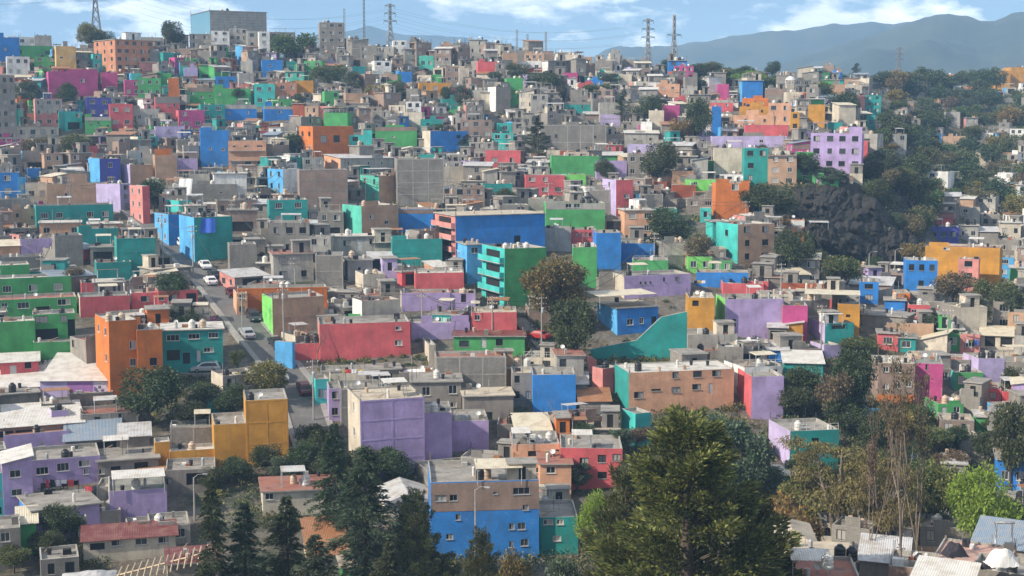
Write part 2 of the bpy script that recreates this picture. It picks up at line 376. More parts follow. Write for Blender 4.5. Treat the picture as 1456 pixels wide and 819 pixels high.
    if detail:
        root = link(h.get('name','house'), None, None, h['loc'], h['yaw']); root.empty_display_size = .5; root.rotation_euler.x = rnd.uniform(-.008,.008); root.rotation_euler.y = rnd.uniform(-.011,.011)
        h['root'] = root; KIDS[root.name] = []
        wb.build('wall', root)
        if rb.f: rb.build('roof', root)
    else: FAR.add(wb, mx); FAR.add(rb, mx)
    def part(name, mb):
        if detail: return mb.build(name, root)
        FAR.add(mb, mx)
    # openings
    for side, ops in (('f', h['ops']), ('l', h.get('lops', [])), ('r', h.get('rops', []))):
        for o in ops:
            c, z, w, hh = o[:4]; k = o[4] if len(o) > 4 else 'w'
            if side == 'f': loc, rz_ = (c-x, dp-.1, z), 0
            elif side == 'l': loc, rz_ = (-x+dp-.1, L-c, z), -PI/2
            else: loc, rz_ = (x-dp+.1, c, z), PI/2
            if k == 'w':
                st = h['wst']; pk = rnd.choice(('pane_dark','pane_dark','pane_mid','pane_split','pane_split','pane_curtain'))
                fb, pb, fme, pme, (ww, wh) = winmesh(w, hh, st, pk); sc = (w/ww, 1, hh/wh)
                if detail:
                    f = link('window', fme, root, loc, rz_); f.scale = sc; link('pane', pme, f)
                else:
                    m2 = mx@Matrix.Translation(loc)@Matrix.Rotation(rz_,4,'Z')@Matrix.Diagonal((*sc,1)); FAR.add(pb, m2)
                    if st == 'frame_white': FAR.add(fb, m2)
            elif k == 'd':
                db, dme = doormesh(w, hh, o[5] if len(o) > 5 else 'door_brown')
                if detail: link('door', dme, root, loc, rz_)
                else: FAR.add(db, mx@Matrix.Translation(loc)@Matrix.Rotation(rz_,4,'Z'))
            else:   # open bay: a near-black face stands in for the shade inside
                q = MB(); q.face([(-w/2,.09,0),(w/2,.09,0),(w/2,.09,hh),(-w/2,.09,hh)], 'near_black')
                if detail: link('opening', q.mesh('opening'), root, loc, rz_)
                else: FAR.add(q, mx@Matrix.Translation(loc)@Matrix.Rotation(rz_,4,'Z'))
    # rooftop things that belong to the house
    for e in h.get('ext', ()):
        k = e[0]
        if k == 'cas':
            _, cx, cy, cw, cd, ch, mt = e; b = MB(); a0, a1 = cx-cw/2, cx+cw/2
            wallface(b, a0, cy, 1, 0, cw, rz-.02, rz+ch, [(cw*.5, rz+.05, min(.85,cw*.5), min(1.9,ch-.4))], mt, .12)
            wallface(b, a1, cy, 0, 1, cd, rz-.02, rz+ch, [], mt); wallface(b, a1, cy+cd, -1, 0, cw, rz-.02, rz+ch, [], mt); wallface(b, a0, cy+cd, 0, -1, cd, rz-.02, rz+ch, [], mt)
            b.face([(a0,cy+.11,rz),(a1,cy+.11,rz),(a1,cy+.11,rz+ch),(a0,cy+.11,rz+ch)], 'near_black'); b.box(a0-.2,a1+.2,cy-.25,cy+cd+.15,rz+ch+.002,rz+ch+.13,'gg',top='r_con')  # near-black face painted as the shade inside the doorway
            part('rooftop_room', b)
        elif k == 'can':
            _, cx, cy, cw, cd, ch, mt, tilt = e; b = MB(); zz = rz-.02
            for px_ in (-1,1):
                for py_ in (0,1):
                    b.bar((cx+px_*(cw/2-.15),cy+.15+py_*(cd-.3),zz),(cx+px_*(cw/2-.15),cy+.15+py_*(cd-.3),zz+ch-.03+tilt*py_),.05,'steel')
            q = [(cx-cw/2,cy,zz+ch),(cx+cw/2,cy,zz+ch),(cx+cw/2,cy+cd,zz+ch+tilt),(cx-cw/2,cy+cd,zz+ch+tilt)]
            b.face(q, mt); b.face([(p[0],p[1],p[2]-.05) for p in reversed(q)], mt)
            for i in range(4):
                a, c = q[i], q[(i+1)%4]; b.face([(a[0],a[1],a[2]-.05),(c[0],c[1],c[2]-.05),c,a], mt)
            part('roof_canopy', b)
        elif k == 'reb':
            for cx, cy in e[1]:
                b = MB(); hgt = rnd.uniform(.3,.9); b.box(cx-.09,cx+.09,cy-.09,cy+.09,rz-.02,rz+hgt*.55+.2,'gy')
                for sx in (-1,1):
                    for sy in (-1,1): b.bar((cx+sx*.06,cy+sy*.06,rz+.3),(cx+sx*.06+rnd.uniform(-.04,.04),cy+sy*.06,rz+hgt+.75),.014,'iron')
                part('column_stub', b)
        elif k == 'rail':
            b = MB(); yy = .1; n = max(2, round(W/1.2))
            for i in range(n+1): b.bar((-x+.1+(W-.2)*i/n,yy,T-.02),(-x+.1+(W-.2)*i/n,yy,T+.85),.025,e[1])
            for zz in (.45,.85): b.bar((-x+.1,yy,T+zz),(x-.1,yy,T+zz),.025,e[1])
            part('railing', b)
        elif k == 'bal' or k == 'fbal':
            n = e[1]; mt = e[2]; st = T/n
            for i in range(n):
                b = MB(); z = i*st
                if k == 'bal':
                    b.box(-x-.9,-x-.002,.15,L-.15,z-.15,z,'gg'); b.box(-x-.9,-x-.8,.15,L-.15,z+.002,z+.95,mt); b.box(-x-.8,-x-.002,.15,.25,z+.002,z+.95,mt); b.box(-x-.8,-x-.002,L-.25,L-.15,z+.002,z+.95,mt)
                else:
                    b.box(-x+.1,x-.1,-.9,-.002,z-.15,z,'gg'); b.box(-x+.1,x-.1,-.9,-.8,z+.002,z+.95,mt); b.box(-x+.1,-x+.2,-.8,-.002,z+.002,z+.95,mt); b.box(x-.2,x-.1,-.8,-.002,z+.002,z+.95,mt)
                if i: part('balcony', b)
        elif k == 'crt':   # crate wall / parapet piece: (x0,x1,z0,z1,mat)
            b = MB(); _, a0, a1, y0, y1, c0, c1, mt = e; b.box(a0,a1,y0,y1,c0,c1,mt); part(e[8] if len(e) > 8 else 'parapet', b)
        elif k == 'band':
            b = MB(); _, c0, c1, mt = e; bo = [(o[0]-.002, max(o[1],c0+.01), o[2], min(o[1]+o[3],c1-.01)-max(o[1],c0+.01)) for o in h['ops'] if o[1] < c1-.1 and o[1]+o[3] > c0+.1]
            wallface(b, -x+.002, -.03, 1, 0, W-.004, c0, c1, bo, mt, .03)
            for za, zb in ((c1,c1),(c0,c0)): b.face([(-x+.002,-.03,za),(x-.002,-.03,za),(x-.002,-.001,zb),(-x+.002,-.001,zb)], mt)
            part('painted_band', b)
        elif k == 'lou':
            b = MB(); n = int(T/.9)
            for i in range(n): b.box(-x+.05,x-.05,-.25,-.003,i*T/n+.3,i*T/n+.42,'louvre')
            part('louvre_screen', b)
        elif k == 'dish':
            b = MB(); cx, cy = e[1]; b.bar((cx,cy,rz-.02),(cx,cy,rz+.8),.03,'steel')
            b.lathe([(.02,0),(.2,.03),(.36,.12),(.35,.14),(.2,.06),(.02,.03)], 'shade_white', 10, (0,0,0))
            m = Matrix.Translation((cx,cy,rz+.9))@Matrix.Rotation(.9,4,'X'); k0 = len(b.v)-60
            for q in range(k0, len(b.v)): b.v[q] = tuple(m@Vector(b.v[q]))
            part('satellite_dish', b)
        elif k == 'ac':    # water heater / gas cylinder
            b = MB(); cx, cy = e[1]; b.lathe([(.19,0),(.2,.1),(.2,1.0),(.15,1.12),(.05,1.2)], e[2], 8, (cx,cy,rz-.02)); part('gas_cylinder', b)
        elif k == 'cou':
            b = MB(); n = int(T/.5); 
    # odds and ends lying on the roof
    if rt in ('par','slab') and W > 2.6 and L > 2.6 and h.get('junk', True):
        jr = random.Random(int(h['loc'][0]*31+h['loc'][1]*17))
        for q in range(jr.choice((2,3,4,6)) if detail else jr.choice((1,2,3,4))):
            b = MB(); cx, cy = jr.uniform(-x+.5,x-.5), jr.uniform(.35,L-.5); s = jr.random(); a = jr.uniform(.12,.5); d_ = jr.uniform(.12,.45)
            nm = 'crate' if s < .55 else 'barrel' if s < .75 else 'antenna' if s < .9 else 'plank'
            if s < .55: b.box(cx-a,cx+a,cy-d_,cy+d_,rz-.01,rz+jr.uniform(.15,.95),jr.choice(('gy','gb','wh','cr','wood','shade_dark','r_red','steel','dk','gg','near_black','t_rus','ta')))
            elif s < .75: b.lathe([(.22,0),(.26,.5),(.27,.75),(.1,.8)],jr.choice(('tank_black','shade_dark','tank_white','tank_tan')),8,(cx,cy,rz-.01))
            elif s < .9: b.bar((cx,cy,rz-.01),(cx+jr.uniform(-.1,.1),cy,rz+jr.uniform(1.2,2.6)),.03,jr.choice(('steel','iron','wood')))
            else: b.bar((cx-a*2,cy,rz+.05),(cx+a*2,cy+d_*2,rz+.55),.06,'wood')
            part(nm, b)
        if rt == 'par' and jr.random() < .55 and not h['hand']:
            b = MB(); f0 = jr.uniform(-x,x*.3); b.box(f0,min(x,f0+jr.uniform(.8,2.6)),.003,.155,T+.003,T+jr.uniform(.4,1.3),fm if jr.random() < .5 else 'gb'); part('parapet', b)
    for c, y, z, kind, s in h.get('tanks', ()):
        p = mx@Vector((c, y, (rz if z is None else z)-.01))
        if detail: TANKS.append((p, kind, h, s))
        else:
            tb = MB(); tb.lathe([(.54,0),(.54,1.0),(.26,1.25)], kind, 8); FAR.add(tb, Matrix.Translation(p))
    h['rz'] = rz
    return root
BOXES = []     # screen rectangles of the chosen houses, for keeping the fillers out of the way
def wingrid(W, T, r, c, rs, drop=.08, z0=0, wmax=1.5):
    out = []; st = (T-z0)/r; w = min(wmax, .5*W/c); hh = min(1.25, .46*st)
    if w < .3 or hh < .3: return out
    for i in range(r):
        for j in range(c):
            if r*c > 2 and rs.random() < drop: continue
            out.append((W*(j+.5)/c+rs.uniform(-.08,.08)*w, z0+i*st+.36*st, w*(1 if rs.random() < .8 else .7), hh, 'w'))
    return out
def roof_extras(h, rs, amount=1.0):
    W, L = h['W'], h['L']; x = W/2; ext = h['ext']; fr = h['front']
    if W < 3.2 or L < 3: return
    free = [(-x+.3, x-.3)]
    if not h['hand'] and h['T'] < 3.4 and W > 4 and rs.random() < .5:
        cw = W*rs.uniform(.4,.62); s = rs.choice((-1,1)); cx = s*(x-cw/2-.02); ext.append(('cas', cx, rs.uniform(.0,.9)+.16, cw, max(2,L-1.6), rs.uniform(2.3,2.7), rs.choice((fr,fr,'gb','gy'))))
        free = [(-x+.3, x-cw-.3)] if s > 0 else [(-x+cw+.3, x-.3)]
    elif rs.random() < .30*amount and W > 5:
        cw = rs.uniform(2,2.8); s = rs.choice((-1,1)); cx = s*(x-cw/2-.25)
        ext.append(('cas', cx, rs.uniform(.5,max(.6,L-3.2)), cw, rs.uniform(2,2.6), rs.uniform(2,2.4), rs.choice((fr, 'gy', 'gb', 'cr'))))
        free = [(-x+.3, x-cw-.5)] if s > 0 else [(-x+cw+.5, x-.3)]
    if rs.random() < .26*amount:
        a, b = free[0]; cw = min(b-a, rs.uniform(2.5,5)); 
        if cw > 1.8: ext.append(('can', rs.uniform(a+cw/2, b-cw/2), rs.uniform(.2,1.2), cw, min(L-1.2, rs.uniform(2,3.5)), rs.uniform(1.9,2.3), rs.choice(('t_gal','t_wht','t_crm','t_gal','t_rus')), rs.uniform(-.3,.35)))
    if rs.random() < .45*amount: ext.append(('reb', [(sx*(x-.15), yy) for sx in (-1,1) for yy in (.18, L-.18)][:rs.choice((2,3,4))]))
    if rs.random() < .2: ext.append(('dish', (rs.uniform(-x*.6,x*.6), rs.uniform(.5,L*.5))))
    if rs.random() < .25: ext.append(('ac', (rs.uniform(-x*.7,x*.7), rs.uniform(.5,L*.6)), rs.choice(('tank_white','steel','steel'))))
    if h['roof'] == 'par' and rs.random() < .12: ext.append(('rail', rs.choice(('iron','frame_white'))))
def tanks_for(h, rs, n=None):
    W, L = h['W'], h['L']; n = n if n is not None else rs.choice((0,0,0,1,1,2))
    out = []; base = rs.uniform(-W*.32, W*.2)
    for i in range(n):
        c = base+i*1.45
        if abs(c) > W/2-.5: continue
        out.append((c, rs.uniform(.8, max(.9, L*.45)), None, rs.choice(('tank_black','tank_black','tank_white','tank_tan')), rs.uniform(.85,1.1)))
    return out
def from_row(x0, x1, yt, yb, col, lw, lcol, opts, wins, D=None):
    rs = random.Random(int(x0*7+yt*131+x1))
    O = opts.split(); g = lambda k: next((o[len(k):] for o in O if o.startswith(k)), None)
    has = lambda k: k in O
    if g('D:'): 
        DD = float(g('D:')); p = at((x0+x1)/2, yb, DD)
    else: p = hit((x0+x1)/2, yb)
    d = ray((x0+x1)/2, yb); t = p[1]/d[1]; mpp = t/F
    phi = math.atan(((x0+x1)/2-CX)/F)
    lwm = abs(lw)*mpp
    L = float(g('L:') or (max(7, 2.1*lwm) if lw else rs.uniform(6,8.5)))
    if g('b:'): b = math.radians(float(g('b:')))
    elif lw: b = math.copysign(math.asin(min(.85, lwm/L)), lw)
    else: b = rs.uniform(-.03,.10)
    W = (x1-x0)*mpp/math.cos(b); T = (yb-yt)*mpp
    h = dict(loc=p, yaw=b-phi, W=W, L=L, T=T, front=col, left=lcol or col, right=col, back=col, ext=[], px=(x0-(lw if lw > 0 else 0), x1-(lw if lw < 0 else 0), yt, yb), D=p[1], hand=True, mpp=mpp)
    big = W*T > 60
    h['roof'] = 'par'; h['rmat'] = 'r_'+rs.choice(('con','con','con','wht','red','grn'))
    for o in O:
        if o.startswith('rf:'):
            h['rmat'] = o[3:]
        if o in ('slab','shed','side','hip','gable'): h['roof'] = o
    if h['roof'] in ('shed','side') and not h['rmat'].startswith('t_'): h['rmat'] = 't_gal'
    if g('rise:'): h['rise'] = float(g('rise:'))
    if g('par:'): h['par'] = float(g('par:'))
    if T < 1.6 and h['roof'] == 'par': h['par'] = .15
    h['wst'] = rs.choice(('frame_white','frame_white','frame_dark','steel')) if not has('wd') else 'frame_dark'
    if has('ww'): h['wst'] = 'frame_white'
    ops = []; W0 = 0; h['rows'] = 0
    if g('w'):
        try:
            r, c = (int(v) for v in g('w').split('x')); h['rows'] = r
            ops = wingrid(W, T, r, c, rs, 0 if has('all') else .08)
        except ValueError: pass
    for w in wins:
        wx, wy = w[0], w[1]; ww = (w[2] if len(w) > 2 else 8)*mpp; wh = (w[3] if len(w) > 3 else 7)*mpp
        c = (wx-x0)*mpp/math.cos(b); z = (yb-wy)*mpp-wh/2
        c = min(max(c, ww/2+.05), W-ww/2-.05); z = min(max(z, .0), T-wh-.12)
        ops.append((c, z, ww, wh, w[4] if len(w) > 4 else 'w', *( ['door_white'] if len(w) > 4 and w[4] == 'd' else [])))
    ops2 = []
    for o in ops:
        if not any(abs(o[0]-q[0]) < (o[2]+q[2])/2 and o[1] < q[1]+q[3] and q[1] < o[1]+o[3] for q in ops2): ops2.append(o)
    h['ops'] = ops2
    if g('lw'):
        r, c = (int(v) for v in g('lw').split('x')); h['lops'] = wingrid(L, T, r, c, rs, .05, wmax=1.2)
    if has('bal'): n = max(2, round(T/2.6)) if not g('n:') else int(g('n:')); h['ext'].append(('bal', n, h['left'])); h['lops'] = [(L/2, i*T/n+.02, L*.6, min(2, T/n-.45), 'o') for i in range(n)]
    if has('fbal'): n = max(2, round(T/2.6)); h['ext'].append(('fbal', n, col))
    if has('lou'): h['ext'].append(('lou',))
    if g('band:'):
        bc, f0, f1 = g('band:').split(','); h['ext'].append(('band', float(f0)*T, float(f1)*T, bc)); h['band'] = bc
    if T > 2.4 and W > 6 and not ops2 and yt < 300 and not has('lou') and rs.random() < .75:
        n_ = rs.choice((1,2,2,3)); ops2 += [(W*(i_+rs.uniform(.3,.7))/n_, rs.uniform(.35,.6)*T, rs.uniform(.6,1.1), min(rs.uniform(.6,1.0), T*.3), 'w') for i_ in range(n_)]
        if not g('up:'): f_ = rs.uniform(0,.6)*W-W/2; h['ext'].append(('crt', f_, f_+W*rs.uniform(.2,.4), .003, .16, T+.003, T+rs.uniform(.5,1.6), rs.choice((col,col,'gb'))))
        if rs.random() < .35: h['ext'].append(('band', rs.uniform(.7,.82)*T, T-.02, rs.choice(('gb','gg','br'))))
    if has('frm'): h['pil'] = 'gy' if col not in ('gy','gb') else 'gg'
    elif W*T > 42 and not ops2 and col != 'gl' and T > 2.6: h['pil'] = col
    if has('rail'): h['ext'].append(('rail', 'frame_white'))
    if g('can:'):
        f0, f1, dep, mt = g('can:').split(','); f0, f1 = float(f0), float(f1)
        h['ext'].append(('can', (f0+f1)/2*W-W/2, -.4, (f1-f0)*W, float(dep), 2.1, mt, .15))
    if g('cas:'):
        f0, f1, mt = g('cas:').split(','); f0, f1 = float(f0), float(f1)
        h['ext'].append(('cas', (f0+f1)/2*W-W/2, .6, (f1-f0)*W, 2.6, 2.3, mt))
    if g('up:'):        # raised piece of the front wall: f0,f1,height px,colour
        for u in g('up:').split(';'):
            f0, f1, hp, mt = u.split(','); f0, f1 = float(f0)*W-W/2, float(f1)*W-W/2
            h['ext'].append(('crt', f0, f1, .003, .16, T+.003, T+float(hp)*mpp, mt))
    if not has('bare') and h['roof'] in ('par','slab'): roof_extras(h, rs, .9)
    tk = g('tk:')
    if tk:
        h['tanks'] = []
        for q in tk.split(';'):
            a = q.split(','); h['tanks'].append(((float(a[0])-.5)*W, float(a[2]) if len(a) > 2 else 1.2, None, {'b':'tank_black','w':'tank_white','t':'tank_tan'}[a[1]], 1))
    elif h['roof'] in ('par','slab') and W > 3 and not (has('bare') and rs.random() < .3): h['tanks'] = tanks_for(h, rs)
    if has('bare') and h['roof'] in ('par','slab') and W > 4 and L > 4:
        x_ = W/2
        if rs.random() < .5: h['ext'].append(('reb', [(s_*(x_-.15), y_) for s_ in (-1,1) for y_ in (.2, L-.2)][:rs.choice((2,3,4))]))
        if rs.random() < .4: h['ext'].append(('ac', (rs.uniform(-x_*.7,x_*.7), rs.uniform(.6,L*.6)), rs.choice(('tank_white','steel'))))
        if rs.random() < .3: h['ext'].append(('dish', (rs.uniform(-x_*.6,x_*.6), rs.uniform(.5,L*.5))))
        if rs.random() < .25 and W > 6 and not g('can:'): h['ext'].append(('can', rs.uniform(-x_*.4,x_*.4), rs.uniform(.6,L*.4), rs.uniform(2.2,3.6), 2.4, 2.1, rs.choice(('t_gal','t_wht','t_crm')), .2))
    HOUSES.append(h)
    BOXES.append((*h['px'], p[1]))
    return h

def outline_wall(pts, yb, xb, col, label, anchor, thick=.5, back=0.0):
    p = hit(xb, yb); D = p[1]+back; P = [at(px, py, D) for px, py in pts]
    x0, x1 = min(q[0] for q in pts), max(q[0] for q in pts); y0, y1 = min(q[1] for q in pts), max(q[1] for q in pts); m = D/F
    root = link('yard_wall', None, None, (p[0], D, p[2])); KIDS[root.name] = []; w = MB(); n = len(P)
    fr = [(q[0]-p[0], 0.0, q[2]-p[2]) for q in P]; bk = [(a, thick, c) for a, _, c in fr]
    w.face(fr, col); w.face(bk[::-1], col)
    for i in range(n): j = (i+1)%n; w.face([fr[j],fr[i],bk[i],bk[j]], col if abs(fr[i][0]-fr[j][0]) < .4 else 'gg')
    w.build('wall', root); b2 = MB()
    h = dict(loc=(p[0],D,p[2]), yaw=0, W=(x1-x0)*m, L=thick, T=(y1-y0)*m, front=col, ops=[], ext=[], px=(x0,x1,y0,y1), D=D, hand=True, label=label, anchor=anchor, roof='par', root=root, made=True)
    HOUSES.append(h); BOXES.append((x0,x1,y0,y1,D)); return h
